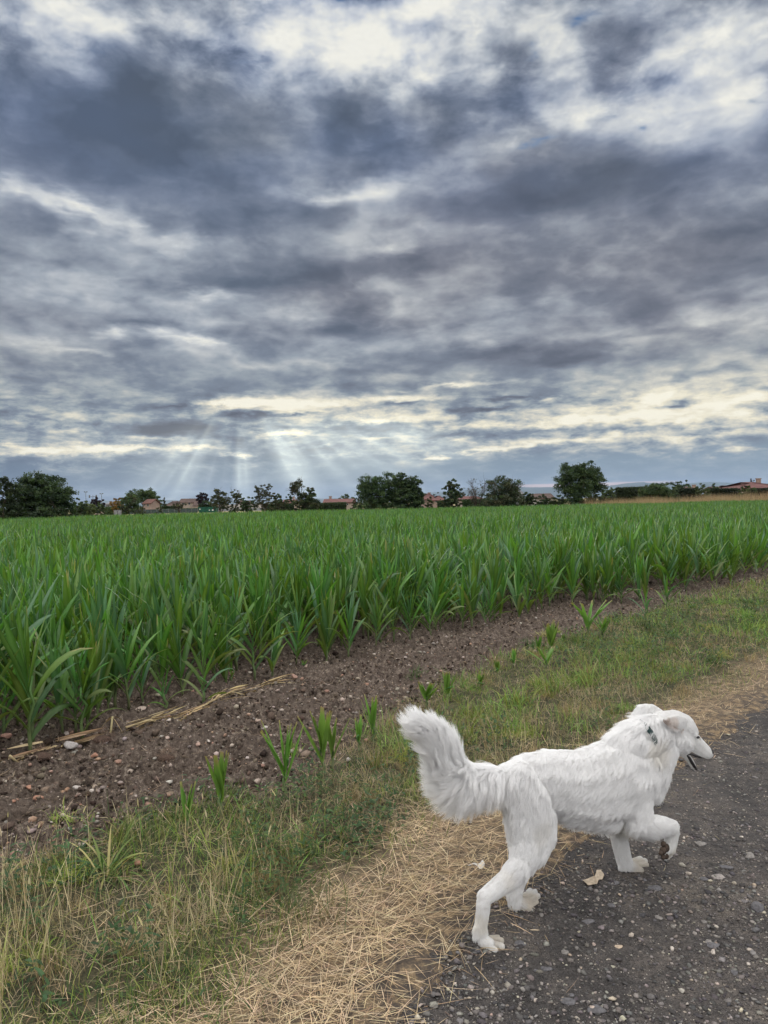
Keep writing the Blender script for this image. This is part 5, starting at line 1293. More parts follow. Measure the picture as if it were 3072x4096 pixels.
def house(label, D, x0, x1, yridge, yeave, roofm, wallm, deep=8.0, gable=False, hip=0.0, wins=(), chim=(), rz=0.0, group='houses beyond the maize', extra=None, base=0.0):
    """x0..x1 across the roof, ridge and eave heights read off the photograph"""
    A, B = at(x0, yridge, D), at(x1, yridge, D); W = B.x - A.x; cx = (A.x + B.x) / 2; xm = (x0 + x1) / 2
    hr, he = H(xm, yridge, D), H(xm, yeave, D); he = max(he, 1.9); hr = max(hr, he + .5)
    root = empty('house', (cx, D + deep / 2, base), rz); tag(root, label, 'house', group)
    ov = .35
    mb = MB(); mb.box((0, 0, he / 2), (W - 2 * ov, deep - 2 * ov, he))
    w, d = W / 2, deep / 2
    if gable:                                  # gable end faces the camera
        mb.add([(-w + ov, -d + ov, he), (w - ov, -d + ov, he), (0, -d + ov, hr - .15), (-w + ov, d - ov, he), (w - ov, d - ov, he), (0, d - ov, hr - .15)], [(0, 1, 2), (5, 4, 3)])
    elif not hip:
        mb.add([(-w + ov, -d + ov, he), (-w + ov, d - ov, he), (-w + ov, 0, hr - .12), (w - ov, -d + ov, he), (w - ov, d - ov, he), (w - ov, 0, hr - .12)], [(0, 2, 1), (3, 4, 5)])
    mb.build('wall', wallm, root)
    rb = MB(); t = .18
    if gable: top = [(0, -d, hr), (0, d, hr)]; ev_ = [(-w, -d, he - .1), (w, -d, he - .1), (w, d, he - .1), (-w, d, he - .1)]; fs = [(0, 4, 5, 3), (1, 2, 5, 4)]
    else:
        k = hip * d; top = [(-w + k, 0, hr), (w - k, 0, hr)]; ev_ = [(-w, -d, he - .1), (w, -d, he - .1), (w, d, he - .1), (-w, d, he - .1)]
        fs = [(0, 1, 5, 4), (2, 3, 4, 5)] + ([(1, 2, 5), (3, 0, 4)] if hip else [])
    vs = ev_ + top; n = len(vs)
    low = [(x, y, z - t) for x, y, z in vs]
    fs2 = [tuple(i + n for i in f[::-1]) for f in fs]
    edge = {}
    for f in fs:
        for i in range(len(f)):
            e = (f[i], f[(i + 1) % len(f)]); edge[e] = 1
    rim = [(a, b, b + n, a + n)[::-1] for (a, b) in edge if (b, a) not in edge]
    rb.add(vs + low, fs + fs2 + rim); rf = rb.build('roof', roofm, root)
    for (cxp, ct) in chim:
        q = at(cxp, ct, D + d).x - cx; zt = H(cxp, ct, D + d)
        c = MB(); c.box((q, .3, (zt + hr - 1) / 2), (.6, .6, zt - hr + 1)); c.box((q, .3, zt + .07), (.75, .75, .14)); c.build('chimney', M_CHIM, rf)
    for (wx, wy, ww, wh) in wins:
        c_ = at(wx, wy, D + ov); q = c_.x - cx; sx = ww * D / FS; sz = wh * D / FS
        f = MB(); yy = -d + ov
        for sx_ in (-1, 1): f.box((q + sx_ * (sx / 2 + .04), yy - .03, c_.z), (.08, .08, sz + .16))
        f.box((q, yy - .03, c_.z + sz / 2 + .04), (sx - .002, .08, .08)); f.box((q, yy - .05, c_.z - sz / 2 - .05), (sx - .002, .12, .1))
        wf = f.build('window', M_WALLW, root)
        g = MB(); g.box((q, yy - .01, c_.z), (sx, .04, sz)); g.build('pane', M_GLASS, wf)
    return root
house('small house with a bright orange-red roof and pink wall behind the olive tree', 190, 566, 603, 1996, 2012, M_TILE3, M_WALLP, 9, wins=[(592, 2021, 6, 9), (578, 2021, 3, 9)])
house('grey flat-looking shed between the purple and orange trees', 190, 414, 446, 2009, 2015, M_WALLG, M_WALLG, 8)
house('low house with a brown pyramid roof left of the two-storey house', 300, 646, 722, 2004, 2026, M_TILE2, M_WALLC, 12, hip=.9)
house('cream two-storey house with a brown roof and dark windows', 300, 712, 782, 1994, 2009, M_TILE2, M_WALLC, 9, wins=[(732, 2015, 7, 9), (757, 2015, 6, 8)])
house('low brown-roofed annex right of the two-storey house', 296, 769, 806, 2004, 2022, M_TILE2, M_WALLC, 8, chim=[(806, 2000)])
house('brown-roofed house half hidden behind the crooked ivy tree', 280, 948, 1000, 2002, 2022, M_TILE2, M_WALLW, 9)
house('red-roofed house with a grey chimney seen left of the two-topped tree', 210, 1126, 1180, 1998, 2016, M_TILE4, M_WALLC, 9, chim=[(1174, 1988)])
house('long low farmhouse with a rose-red tiled roof and one small dark window', 170, 1290, 1420, 1995, 2012, M_TILE4, M_WALLC, 8, wins=[(1390, 2017, 5, 6)], chim=[(1321, 1987)])
house('pale house with a red hipped roof and white chimney right of the central trees', 160, 1672, 1756, 1973, 1995, M_TILE4, M_WALLP, 10, hip=.6, chim=[(1717, 1972)], wins=[(1694, 2000, 5, 6)])
house('pink-walled low house with a window beside the narrow standing tree', 156, 1728, 1788, 1982, 1998, M_TILE4, M_WALLP, 8, hip=.5, wins=[(1744, 2005, 6, 6)])
house('long brown-red roofed house behind the leafless tree', 175, 1828, 1950, 1984, 2001, M_TILE4, M_WALLC, 9, hip=.5)
house('white-gabled house with a brown roof left of the great round tree', 160, 2136, 2222, 1973, 1992, M_TILE2, M_WALLW, 9)
house('grey-roofed house glimpsed left of the white-gabled one', 200, 2060, 2100, 1961, 1975, M_WALLG, M_WALLG, 8, hip=.6)
house('low brown roof showing between the conifer and the domed shrub', 150, 2742, 2796, 1944, 1957, M_TILE2, M_WALLC, 8, chim=[(2778, 1941)])
house('small cream-walled house with a brown roof right of the conifer tip', 170, 2866, 2912, 1945, 1953, M_TILE2, M_WALLC, 8)
house('small house with a dark hipped roof left of the large hipped roof', 175, 2914, 2960, 1940, 1948, M_TILE2, M_WALLC, 8, hip=.7)
house('large house with a reddish hipped roof and chimney at the right frame edge', 118, 2972, 3150, 1924, 1948, M_TILE4, M_WALLC, 12, hip=.8, chim=[(3037, 1916)])
house('lower red-roofed wing in front of the large hipped roof', 112, 3022, 3120, 1944, 1954, M_TILE4, M_WALLC, 5)

# wall, fences, skip, poles
def long_wall(name, label, cat, D0, x0, D1, x1, h, th, mat, capm=None, posts=0):
    a, b = at(x0, 2040, D0), at(x1, 2040, D1); a.z = b.z = 0; d = b - a; Ln = d.length; ang = math.atan2(d.y, d.x)
    r = empty(name, (a + b) / 2, ang); tag(r, label, cat)
    mb = MB(); mb.box((0, 0, h / 2), (Ln, th, h)); mb.build('panel', mat, r)
    if capm: c = MB(); c.box((0, 0, h + .04), (Ln + .05, th + .08, .08)); c.build('coping', capm, r)
    for i in range(posts):
        c = MB(); c.box((-Ln / 2 + Ln * i / (posts - 1), -th / 2 - .05, h * .53), (.09, .09, h * 1.06)); c.build('post', M_FPOST, r)
M_FPOST = mat_basic('fence_post', (.14, .14, .14), .8, .2, 3)
M_GALV = mat_basic('galvanised_panel', (.20, .21, .22), .6, .15, 3)
long_wall('garden_wall', 'long pale rendered wall behind the half-bare orchard trees', 'wall', 210, 866, 214, 1078, 1.75, .25, M_WALLW, M_WALLW)
long_wall('road_barrier', 'low grey barrier running below the long pale wall', 'barrier', 190, 866, 192, 1078, .75, .2, M_GALV)
long_wall('stone_wall', 'low pale stone wall right of the massive bushy tree', 'wall', 165, 290, 168, 452, .72, .35, M_WALLC)
long_wall('board_fence', 'weathered grey board panel beside the field', 'fence', 120, 455, 121, 484, 1.15, .06, M_GALV, None, 3)
long_wall('mesh_fence', 'dark green low fence between the board panel and the two-storey house', 'fence', 165, 486, 168, 790, 1.0, .05, mat_basic('fence_green', (.045, .065, .06), .8, .2, 2), None, 14)
M_SKIP = mat_basic('skip_paint', (.012, .085, .055), .55, .2, 2)
M_PAPER = mat_basic('paper', (.6, .6, .58), .8, .05, 3)
def skip():
    D = 150; a, b = at(793, 2040, D), at(866, 2040, D); W = b.x - a.x; h = H(830, 2028, D)
    r = empty('skip', ((a.x + b.x) / 2, D + 1, 0)); tag(r, 'dark green ribbed metal skip with small white notices', 'skip')
    mb = MB(); w = W / 2
    mb.add([(-w + .12, -1, .15), (w - .12, -1, .15), (w - .12, 1, .15), (-w + .12, 1, .15), (-w, -1.1, h), (w, -1.1, h), (w, 1.1, h), (-w, 1.1, h),
            (-w + .1, -1.0, h), (w - .1, -1.0, h), (w - .1, 1.0, h), (-w + .1, 1.0, h), (-w + .2, -.9, .3), (w - .2, -.9, .3), (w - .2, .9, .3), (-w + .2, .9, .3)],
           [(0, 3, 2, 1), (0, 1, 5, 4), (1, 2, 6, 5), (2, 3, 7, 6), (3, 0, 4, 7), (4, 5, 9, 8), (5, 6, 10, 9), (6, 7, 11, 10), (7, 4, 8, 11), (8, 9, 13, 12), (9, 10, 14, 13), (10, 11, 15, 14), (11, 8, 12, 15), (12, 13, 14, 15)])
    mb.build('body', M_SKIP, r)
    rb = MB()
    for i in range(9): rb.box((-w + .35 + (W - .7) * i / 8, -1.09, h * .52), (.07, .09, h * .74))
    rb.box((0, -1.13, h - .05), (W + .06, .08, .12)); rb.build('ribs', M_SKIP, r)
    for (u, v, s) in ((-.40, .68, .26), (.12, .5, .22), (.30, .5, .34)):
        p = MB(); p.box((u * W, -1.15, v * h), (s, .02, s * .8)); p.build('notice', M_PAPER, r)
    for s in (-1, 1):
        p = MB(); p.box((s * (w - .5), 0, .07), (.2, 1.9, .14)); p.build('runner', M_FPOST, r)
skip()
def pole(label, D, x, ytop, kind):
    h = H(x, ytop, D); p = at(x, 2000, D); r = empty('lamp_pole', (p.x, D, 0)); tag(r, label, 'lamp pole', 'tall lamp poles on the left')
    mb = MB(); mb.tube([(0, 0, 0), (0, 0, h)], [.13, .07], 8); mb.build('pole', M_FPOST, r)
    if kind == 'lamp':
        c = MB(); c.box((0, 0, h), (1.1, .12, .1)); c.build('crossbar', M_FPOST, r)
        for s in (-1, 1): c = MB(); c.box((s * .42, -.1, h + .16), (.42, .25, .26)); c.build('lamp_head', M_FPOST, r)
    else:
        c = MB(); c.box((0, 0, h - .5), (2.6, .1, .1)); c.build('crossbar', M_FPOST, r)
        for s in (-1, 1): c = MB(); c.box((s * 1.25, 0, h - .45), (.4, .3, 1.0)); c.build('lamp_head', M_FPOST, r)
pole('tall thin pole with a pair of lamps, left one above the light willow', 260, 344, 1969, 'lamp')
pole('tall thin pole with a pair of lamps, right one above the purple tree', 260, 407, 1976, 'lamp')
pole('pole with two wide-set box lamps between the two thin ones', 260, 372, 1981, 'box')

# dry grass beyond the crop
def far_grass(n, xr, off, hgt, cols, seed, wid=.03):
    r_ = np.random.default_rng(seed)
    x = r_.uniform(*xr, n); y = np.interp(x, FARX, FARY) + r_.uniform(*off, n)
    L = r_.uniform(.6, 1.2, n) * hgt * (.6 + .7 * fbm(x, y, .35, 3, .5, seed)); az = r_.uniform(0, 6.28, n); tl = r_.uniform(0, .4, n)
    d0 = np.c_[np.sin(tl) * np.cos(az), np.sin(tl) * np.sin(az), np.cos(tl)]
    V, F, m, tt = ribbons(np.c_[x, y, np.zeros(n)], d0, L, np.full(n, wid), r_.uniform(0, .6, n), 2)
    return V, F, m, tt, pick(cols, n, .2)
DRYF = [(.34, .26, .16), (.42, .33, .21), (.28, .21, .12)]
fg = [far_grass(26000, (24, 60), (0.3, 12), 1.45, DRYF, 5), far_grass(11000, (38, 60), (.5, 9), 1.9, DRYF[:2] + [(.30, .22, .15)], 6), far_grass(9000, (8, 28), (.5, 12), .75, DRYF + MD, 7),
      far_grass(7000, (-50, 10), (.5, 10), .55, DRYF[:1] + MD + LT, 8), far_grass(7000, (26, 52), (6, 16), 1.2, MD + OL, 9)]
o = blade_object('dry_grass', fg, M_GRASS); tag(o, kind='stuff')
# ------------------------------------------------------------------ single stones, scraps, dead stalks
SL = ico(4)
def stone(name, label, cat, x, y, r, col, flat=.6, seed=0, group=None, ang=.35, elong=1.0, c5=None):
    g = ground(x, y); k = g.y / FS; R_ = r * k
    V0, F0 = ICO3; r_ = np.random.default_rng(seed + int(x + y))
    d = np.ones(len(V0))
    for j in range(9):                         # cut with planes: chipped faces
        n = r_.normal(0, 1, 3); n /= np.linalg.norm(n); c = r_.uniform(.45, .85)
        dp = V0 @ n; d = np.minimum(d, np.where(dp > 1e-3, c / np.maximum(dp, 1e-3), 9))
    V = V0 * d[:, None] * (1 + .05 * (r_.random((len(V0), 1)) - .5))
    V = V * np.array((R_ * elong, R_ * .85, R_ * max(flat, .3))); a = r_.uniform(0, 3.14)
    if elong > 1.2: a = r_.uniform(-.4, .4)
    V = np.c_[V[:, 0] * math.cos(a) - V[:, 1] * math.sin(a), V[:, 0] * math.sin(a) + V[:, 1] * math.cos(a), V[:, 2]]
    o = mesh_obj(name, V, F0, M_STONE, smooth=False); z = float(relief(np.array([g.x]), np.array([g.y]))[0])
    o.location = (g.x, g.y, z + R_ * flat * (.25 if flat > .45 else -.25) + .011)
    cc = np.array(col) * r_.uniform(.9, 1.1); set_attr(o.data, 'tint', np.c_[np.tile(cc, (len(V), 1)), np.ones(len(V))], 'COL')
    return tag(o, label, cat, group)
DKS, MDS, PLS, TNS, RDS = (.095, .093, .100), (.17, .16, .152), (.44, .40, .36), (.36, .29, .22), (.30, .165, .115)
def rd(x, y): return 1900 + x / 1.4155, 3300 + y / 1.4155
ROADST = [(1020, 380, 35, DKS, .22, 'flat blue-grey stone on the track between the cardboard scrap and the pale slab'),
    (690, 1080, 48, DKS, .25, 'large flat dark slate lying at the bottom edge of the track'), (530, 1040, 44, DKS, .18, 'long thin grey slab left of the large slate at the bottom'),
    (1600, 487, 42, DKS, .75, 'angular black rock standing proud near the right frame edge'), (1380, 302, 38, (.22, .20, .19), .12, 'smooth pale slab sunk in the track right of the lifted paw'),
    (1117, 720, 17, PLS, .9, 'whitish angular pebble alone on the middle of the track'), (1350, 735, 17, PLS, .8, 'cream rough pebble below the sunk dark sliver'),
    (821, 435, 14, TNS, .6, 'small tan pebble below the cardboard scrap'), (1348, 690, 38, DKS, .2, 'dark sliver of slate just above the cream pebble'),
    (640, 582, 36, DKS, .25, 'dark flat stone right of the near hind paw'), (775, 487, 26, DKS, .35, 'dark chip between the near hind paw and the tan pebble'), (785, 355, 30, DKS, .25, 'dark flat stone touching the cardboard scrap'),
    (1548, 805, 12, PLS, .8, 'small white pebble near the right frame edge'), (1201, 1035, 12, PLS, .8, 'pale pebble near the bottom right of the track'), (1578, 1000, 23, MDS, .4, 'grey oval stone low on the right side of the track'),
    (815, 713, 22, TNS, .25, 'tan splinter of stone below the dark flat stone'), (510, 752, 23, MDS, .25, 'grey flat stone straight below the near hind paw toes'), (262, 700, 32, DKS, .2, 'dark long stone just right of the near hind paw'),
    (403, 846, 32, DKS, .22, 'dark twin-lobed slab on the lower left of the track'), (590, 857, 19, MDS, .4, 'grey stone left of the middle low on the track'), (1475, 846, 30, DKS, .3, 'brown-black lump low on the right of the track'),
    (1040, 546, 26, MDS, .3, 'grey stone midway below the blue-grey flat stone'), (1300, 552, 21, MDS, .3, 'greyish stone in the worn rut'), (1220, 502, 15, (.18, .15, .13), .6, 'brownish pebble left of the worn rut'),
    (1560, 190, 36, MDS, .12, 'pale grey slab flush with the track near the right frame edge'), (1278, 130, 30, MDS, .15, 'thin grey slab right of the lifted paw'), (1510, 85, 11, PLS, .7, 'white pebble high on the right of the track'),
    (1185, 90, 10, PLS, .7, 'white pebble just right of the lifted leg'), (580, 735, 17, MDS, .5, 'rounded grey stone left of the tan splinter'), (1430, 256, 36, DKS, .14, 'broad dark slab above the sunk pale slab'),
    (1300, 320, 26, DKS, .3, 'dark stone just left of the sunk pale slab'), (545, 995, 22, DKS, .35, 'dark stone above the long thin slab'), (100, 970, 18, MDS, .5, 'grey stone at the straw edge near the bottom'),
    (962, 330, 20, DKS, .3, 'dark chip right of the planted fore paw'), (1582, 350, 14, TNS, .6, 'tan pebble by the right frame edge'), (380, 548, 18, MDS, .5, 'grey pebble below the far hind paw')]
for i, (x, y, r, c, fl, lab) in enumerate(ROADST):
    px, py = rd(x, y); stone('stone', lab, 'stone', px, py, r / 1.4155, c, fl, i, 'single stones on the track', elong=1.3 if fl < .3 else 1.0)
def c5(x, y): return x / 1.106, 2900 + y / 1.106
def c6(x, y): return x / 1.106, 2300 + y / 1.106
SOILST = [(c5(316, 142), 36, (.33, .31, .30), .6, 'largest pale grey rock on the soil beside the dry leaf bundle'), (c5(170, 326), 27, RDS, .6, 'reddish rock, biggest of the cluster at the left'),
    (c5(130, 322), 18, RDS, .6, 'smaller reddish rock joined to the biggest reddish one'), (c5(103, 316), 14, (.34, .24, .19), .6, 'small pinkish rock left of the joined reddish rocks'), (c5(375, 226), 19, PLS, .5, 'cream rock below the largest pale grey rock'),
    (c5(338, 272), 22, (.36, .33, .31), .45, 'flat pale rock under the cream rock'), (c5(60, 382), 15, RDS, .6, 'reddish stone near the left frame edge'), (c5(147, 370), 11, PLS, .7, 'white pebble right of the reddish frame-edge stone'),
    (c5(408, 312), 13, PLS, .7, 'white round pebble above the drooping grass tuft'), (c5(1140, 272), 23, (.34, .28, .24), .7, 'beige rounded rock left of the splayed maize plant'), (c5(1541, 184), 13, (.38, .35, .33), .7, 'pale stone beside the thin stump in front of the tail'),
    (c5(924, 112), 11, PLS, .7, 'small white pebble on the middle of the soil strip'), (c5(740, 95), 14, (.36, .28, .24), .7, 'pinkish pebble on the middle of the soil strip'), (c5(296, 66), 15, (.36, .31, .28), .7, 'pale stone above the largest grey rock'),
    (c5(246, 66), 13, (.36, .30, .26), .6, 'pale stone next left above the largest grey rock'), (c5(28, 95), 28, (.34, .20, .16), .5, 'brick-red flat stone at the left frame edge'), (c5(172, 186), 24, (.33, .22, .18), .6, 'rose stone between two root clods'),
    (c5(418, 176), 19, RDS, .6, 'orange-red stone right of the largest grey rock'), (c5(226, 240), 13, (.34, .22, .18), .6, 'small rose stone left of the flat pale rock'), (c5(296, 372), 13, (.34, .25, .2), .7, 'small round pink stone below the reddish cluster'),
    (c5(320, 326), 15, (.36, .31, .27), .6, 'beige stone right of the reddish cluster'), (c5(70, 556), 15, (.38, .35, .3), .4, 'flat pale stone low at the left on the soil'), (c5(610, 656), 20, (.34, .18, .13), .8, 'terracotta stone in the dry grass below the drooping tufts'),
    (c5(878, 122), 15, (.34, .24, .2), .6, 'pinkish stone right of the mid-strip pebble'), (c5(1172, 20), 19, (.40, .37, .35), .7, 'whitish rock above the splayed maize plant'), (c5(1065, 100), 12, (.3, .27, .25), .7, 'greyish pebble left above the splayed maize plant'),
    (c6(622, 604), 27, (.38, .31, .27), .35, 'broad pale stone under the small open maize plant'), (c6(1300, 466), 24, (.30, .19, .15), .5, 'reddish stone by the crop edge'), (c6(1022, 440), 18, (.32, .18, .14), .6, 'brick-coloured stone among the crop stems'),
    (c6(310, 618), 20, (.20, .17, .15), .8, 'brown rock at the foot of the thick-stalked maize'), (c6(1390, 550), 13, PLS, .6, 'white pebble on the bare strip'), (c6(1142, 660), 15, (.34, .26, .22), .5, 'flat pinkish stone below the end of the leaf bundle'), (c6(750, 687), 15, PLS, .6, 'white pebble just below the dry leaf bundle')]
for i, ((px, py), r, c, fl, lab) in enumerate(SOILST):
    stone('stone', lab, 'stone', px, py, r / 1.106, c, fl, 100 + i, 'single stones on the soil')

def tintobj(o, col):
    n = len(o.data.vertices); c = np.tile(np.array(col), (n, 1)) if np.ndim(col) == 1 else col
    set_attr(o.data, 'tint', np.c_[c, np.ones(n)], 'COL')
# torn cardboard on the track
def sheet(name, label, cat, poly, z0, thick, mat, curl=.01, origin=None):
    pts = [ground(1500 + x / 1.0553, 2700 + y / 1.0553) for x, y in poly]; c = sum(pts, Vector()) / len(pts)
    n = len(pts); bm = bmesh.new(); vs = []
    z = float(relief(np.array([c.x]), np.array([c.y]))[0]) + z0
    bot = [bm.verts.new((p.x - c.x, p.y - c.y, 0)) for p in pts]; f = bm.faces.new(bot)
    bmesh.ops.triangulate(bm, faces=[f]); bmesh.ops.subdivide_edges(bm, edges=bm.edges[:], cuts=3, use_grid_fill=True)
    for v in bm.verts: v.co.z = curl * float(fbm(v.co.x * 1 + 3, v.co.y + 5, 28, 3, .5, 3)) * 1.6 + curl * (v.co.length / .05) ** 2 * .25
    r = bmesh.ops.solidify(bm, geom=bm.faces[:], thickness=thick)
    me_ = bpy.data.meshes.new(name); bm.to_mesh(me_); bm.free(); me_.materials.append(mat)
    o = bpy.data.objects.new(name, me_); COL.objects.link(o); o.location = (c.x, c.y, z); return tag(o, label, cat)
M_CARD = mat_basic('cardboard', (.40, .33, .25), .85, .18, 60, bump=.3); M_PLAST = mat_basic('white_tissue', (.75, .75, .74), .6, .06, 40, bump=.3)
sheet('cardboard_scrap', 'torn beige cardboard scrap lying on the track between the dog legs', 'scrap', [(876, 896), (908, 882), (928, 878), (936, 854), (952, 852), (968, 872), (960, 890), (944, 894), (938, 912), (900, 920)], .008, .002, M_CARD, .006)
# white tissue caught upright on the straw
def tissue():
    poly = [(388, 796), (412, 800), (440, 790), (455, 785), (464, 800), (462, 826), (452, 850), (444, 862), (428, 860), (426, 846), (438, 832), (444, 816), (430, 806), (408, 803)]
    D = ground(1500 + 440 / 1.0553, 2700 + 862 / 1.0553).y
    pts = [at(1500 + x / 1.0553, 2700 + y / 1.0553, D + .05 * (862 - y) / 70) for x, y in poly]; c = pts[8]
    bm = bmesh.new(); f = bm.faces.new([bm.verts.new(p - c) for p in pts]); bmesh.ops.triangulate(bm, faces=[f]); bmesh.ops.subdivide_edges(bm, edges=bm.edges[:], cuts=2, use_grid_fill=True)
    for v in bm.verts: v.co.y += .012 * math.sin(v.co.x * 130 + v.co.z * 60)
    bmesh.ops.solidify(bm, geom=bm.faces[:], thickness=.0012)
    me_ = bpy.data.meshes.new('tissue_scrap'); bm.to_mesh(me_); bm.free(); me_.materials.append(M_PLAST)
    o = bpy.data.objects.new('tissue_scrap', me_); COL.objects.link(o); o.location = c; tag(o, 'torn white tissue caught on the straw behind the dog', 'scrap')
tissue()
# dead maize stalks lying on the soil: bundles of long dry leaves
def dead_stalk(label, pts, n, w, spread, seed, rise=.03):
    r_ = np.random.default_rng(seed); P_ = [g2(*p) for p in pts]
    seg = [0]; 
    for a, b in zip(P_[:-1], P_[1:]): seg.append(seg[-1] + (b - a).length)
    tot = seg[-1]; dirv = (P_[-1] - P_[0]).normalized()
    def onp(s):
        x = np.interp(s, seg, [p.x for p in P_]); y = np.interp(s, seg, [p.y for p in P_]); return np.array((x, y))
    Vs = []; bs_, ds_l, Ls, Ws, Dr = [], [], [], [], []
    for i in range(n):
        s = r_.uniform(0, tot * .9); p = onp(s) + r_.normal(0, spread, 2)
        q = onp(min(s + .15, tot)); dd = q - onp(s); dd = dd / (np.linalg.norm(dd) + 1e-9) if np.linalg.norm(dd) > 1e-6 else np.array(dirv[:2])
        a = r_.normal(0, .28); dd = np.array((dd[0] * math.cos(a) - dd[1] * math.sin(a), dd[0] * math.sin(a) + dd[1] * math.cos(a)))
        if r_.random() < .25: dd = -dd
        z = float(relief(np.array([p[0]]), np.array([p[1]]))[0])
        bs_.append((p[0], p[1], z + r_.uniform(.012, .012 + rise))); ds_l.append((dd[0], dd[1], r_.uniform(-.02, .12))); Ls.append(r_.uniform(.12, .34)); Ws.append(w * r_.uniform(.5, 1.3)); Dr.append(r_.uniform(.05, .25))
    V, F, m, tt = ribbons(np.array(bs_), np.array(ds_l, float), np.array(Ls), np.array(Ws), np.array(Dr), 5, taper=0, fold=.25, tip=.1, twist=r_.normal(0, 1.2, n))
    root = empty('dead_maize_stalk', P_[0]); tag(root, label, 'dead plant')
    o = mesh_obj('dry_leaves', V - np.array(P_[0]), F, M_STRAW, root, True); cc = pick([(.40, .30, .17), (.48, .38, .23), (.30, .22, .12)], n, .2)
    set_attr(o.data, 'tint', np.c_[np.repeat(cc, m, 0), np.ones(len(V))], 'COL')
    mb = MB(); k = 8; mb.tube([(*(onp(tot * i / k) - np.array((P_[0].x, P_[0].y))), float(relief(np.array([onp(tot * i / k)[0]]), np.array([onp(tot * i / k)[1]]))[0]) + .014) for i in range(k)], .008, 7)
    s_ = mb.build('stalk', M_STRAW, root, True); tintobj(s_, (.40, .31, .19))
dead_stalk('long twisted bundle of straw-coloured dry maize leaves lying on the soil before the crop', [(272, 1592), (340, 1572), (440, 1545), (520, 1515), (622, 1492)], 80, .014, .014, 3)
dead_stalk('shorter dry maize stalk lying at the lower left of the soil strip', [(22, 1668), (90, 1636), (190, 1612)], 26, .020, .014, 4)
def stump(label, bx, by, pts, w, n, seed):
    r_ = np.random.default_rng(seed); g = g2(bx, by); root = empty('maize_stump', g); tag(root, label, 'dead plant')
    P_ = [at(x * 1.8517, y * 1.8517, g.y) - g for x, y in pts]
    mb = MB(); mb.tube(P_, [.007] * len(P_), 7); s_ = mb.build('stalk', M_STRAW, root, True); tintobj(s_, (.45, .38, .22))
    base = np.tile(np.array(P_[-1]), (n, 1)); d0 = r_.normal(0, 1, (n, 3)); d0[:, 2] = r_.uniform(-.6, .3, n)
    V, F, m, tt = ribbons(base, d0, r_.uniform(.06, .14, n), np.full(n, w), r_.uniform(.4, 1.2, n), 4, taper=0, fold=.2)
    l = mesh_obj('dry_leaves', V, F, M_STRAW, root, True); tintobj(l, (.42, .33, .19))
stump('snapped dry maize stump bent over beside the long leaf bundle', 236, 1605, [(236, 1605), (240, 1575), (243, 1548)], .02, 5, 1)
# root clods of pulled plants
def root_clod(label, bx, by, r, seed):
    g = g2(bx, by); r_ = np.random.default_rng(seed); R_ = r * 1.8517 * g.y / FS
    V0, F0 = ICO3; V = V0 * (1 + .25 * (r_.random((len(V0), 1)) - .5)) * np.array((R_, R_ * .75, R_ * .40))
    root = empty('root_clod', (g.x, g.y, float(relief(np.array([g.x]), np.array([g.y]))[0]) + R_ * .15)); tag(root, label, 'root ball', 'root balls pulled from the soil')
    o = mesh_obj('earth', V, F0, M_CLOD, root); tintobj(o, (.075, .052, .042))
    n = 160; d = r_.normal(0, 1, (n, 3)); d[:, 2] = np.abs(d[:, 2]); d /= np.linalg.norm(d, axis=1, keepdims=True)
    V, F, m, tt = ribbons(d * R_ * .85, d + r_.normal(0, .5, (n, 3)), np.full(n, R_ * .9), np.full(n, .0018), r_.uniform(.5, 1.5, n), 4)
    l = mesh_obj('roots', V, F, M_STRAW, root); tintobj(l, (.17, .115, .085))
root_clod('fibrous brown root ball at the foot of the snapped stump', 222, 1615, 20, 5)
root_clod('fibrous root ball between the rose stone and the reddish rocks', 92, 1660, 22, 6)
root_clod('flat root ball with pale fibres low on the middle of the soil strip', 360, 1650, 18, 7)
# drooping, half dead grass tufts
def tuft(label, bx, by, n, L, cols, seed, w=.007, spread=.03, name='grass_tuft', tilt=(.1, 1.3), droop=(.5, 1.8)):
    r_ = np.random.default_rng(seed); g = g2(bx, by); z = float(relief(np.array([g.x]), np.array([g.y]))[0])
    az = r_.uniform(0, 6.28, n); tl = r_.uniform(*tilt, n); d0 = np.c_[np.sin(tl) * np.cos(az), np.sin(tl) * np.sin(az), np.cos(tl)]
    base = np.c_[r_.normal(0, spread, (n, 2)), np.zeros(n)]
    V, F, m, tt = ribbons(base, d0, r_.uniform(.4, 1.1, n) * L, w * r_.uniform(.6, 1.3, n), r_.uniform(*droop, n), 6, taper=0, fold=.18, tip=.15)
    o = mesh_obj(name, V, F, M_GRASS, None, True); o.location = (g.x, g.y, z); cc = pick(cols, n, .18); set_attr(o.data, 'tint', np.c_[np.repeat(cc, m, 0), np.ones(len(V))], 'COL')
    tag(o, label, 'grass tuft', 'single grass tufts on the verge')
YG = [(.15, .20, .06), (.20, .23, .08), (.10, .16, .05), (.34, .29, .14)]
tuft('drooping yellow-green tuft with upright tips, upper one of the lower left pair', 262, 1835, 60, .20, YG, 11)
tuft('sprawling half-dead tuft with long flat leaves, lower one of the lower left pair', 235, 1905, 70, .25, YG + [(.07, .13, .05)], 12, w=.009, tilt=(.5, 1.5))
tuft('pale crumpled tuft right of the drooping pair', 385, 1785, 50, .14, YG, 13)
tuft('grey-green bristly tuft in the middle of the lower left verge', 640, 2010, 130, .16, [(.09, .12, .055), (.12, .14, .07), (.2, .18, .1)], 14, w=.003, spread=.07, tilt=(0, .9), droop=(.1, .7))
tuft('coarse green tuft at the left of the dog tail', 860, 1625, 90, .14, BG, 15, w=.006, spread=.06)
tuft('yellowing upright tuft beside the close maize pair', 812, 1668, 70, .16, YG + DRY[:1], 16, w=.004, spread=.03, tilt=(0, .6), droop=(.1, .9))
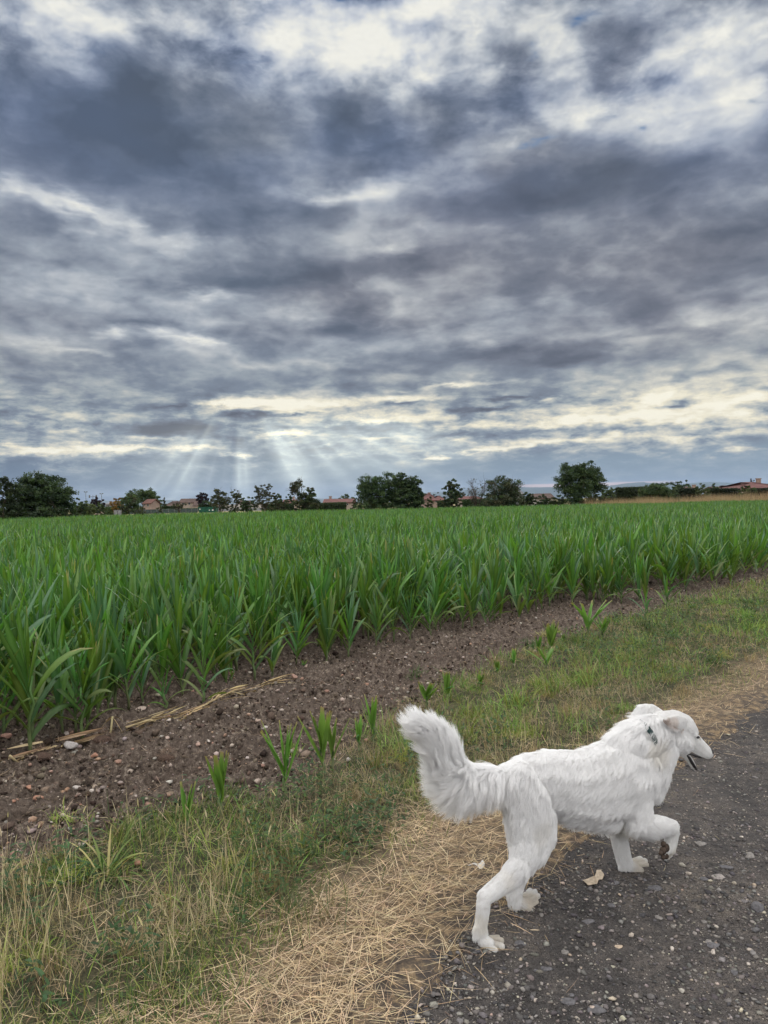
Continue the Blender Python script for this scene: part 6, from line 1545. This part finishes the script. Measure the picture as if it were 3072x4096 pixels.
tuft('bent yellow-tipped maize leaf tuft near the right frame edge', 1590, 1275, 14, .28, YG, 17, w=.012)
for i, (bx, by, n, L, lab) in enumerate([(1020, 1555, 140, .20, 'thick bright green tuft right of the dog tail'), (1110, 1530, 150, .22, 'widest bright green tuft above the dog back'), (1180, 1500, 130, .20, 'bright green tuft below the largest maize clump'),
        (985, 1600, 110, .16, 'dark green tuft just behind the dog tail'), (1265, 1478, 120, .18, 'long-bladed green tuft below the tall open-leaved maize'), (1085, 1590, 90, .15, 'short green tuft above the middle of the dog back'), (1380, 1400, 110, .2, 'green tuft below the dark leafy maize plant')]):
    tuft(lab, bx, by, n, L, BG + GR, 20 + i, w=.006, spread=.08, tilt=(.1, 1.2), droop=(.5, 1.8))
# single long straws on the track
def straw(label, a, b, w, seed):
    A, B = ground(1500 + a[0] / 1.0553, 2700 + a[1] / 1.0553), ground(1500 + b[0] / 1.0553, 2700 + b[1] / 1.0553)
    o = empty('tmp'); bpy.data.objects.remove(o); mb = MB(); d = B - A
    mb.tube([(d * t) + Vector((0, 0, .012 + .008 * math.sin(t * 3.1))) for t in (0, .25, .5, .75, 1)], [w * .5, w, w, w * .8, w * .3], 6)
    o = mb.build('straw_stem', M_STRAW, None, True); o.location = A; tintobj(o, (.52, .43, .30)); tag(o, label, 'straw stem', 'single straw stems on the track')
straw('long pale straw stem pointing right from the near hind paw', (612, 1096), (748, 1103), .0028, 1)
straw('thin curved straw stem crossing the straw edge at the bottom', (60, 1270), (222, 1425), .0016, 2)
straw('thin straw stem beside the far hind paw', (694, 968), (744, 1018), .0014, 3)
# ------------------------------------------------------------------ air
def haze():
    m = bpy.data.materials.new('haze'); m.use_nodes = True; nt = m.node_tree; nt.nodes.clear()
    out = nt.nodes.new('ShaderNodeOutputMaterial'); v = nt.nodes.new('ShaderNodeVolumePrincipled')
    v.inputs['Color'].default_value = (.50, .66, .92, 1); v.inputs['Density'].default_value = 2.4e-5; v.inputs['Anisotropy'].default_value = 0.0
    nt.links.new(v.outputs[0], out.inputs['Volume'])
    mb = MB(); mb.box((0, 0, 320), (60000, 60000, 642))
    o = mb.build('haze', m); tag(o, kind='stuff')
haze()
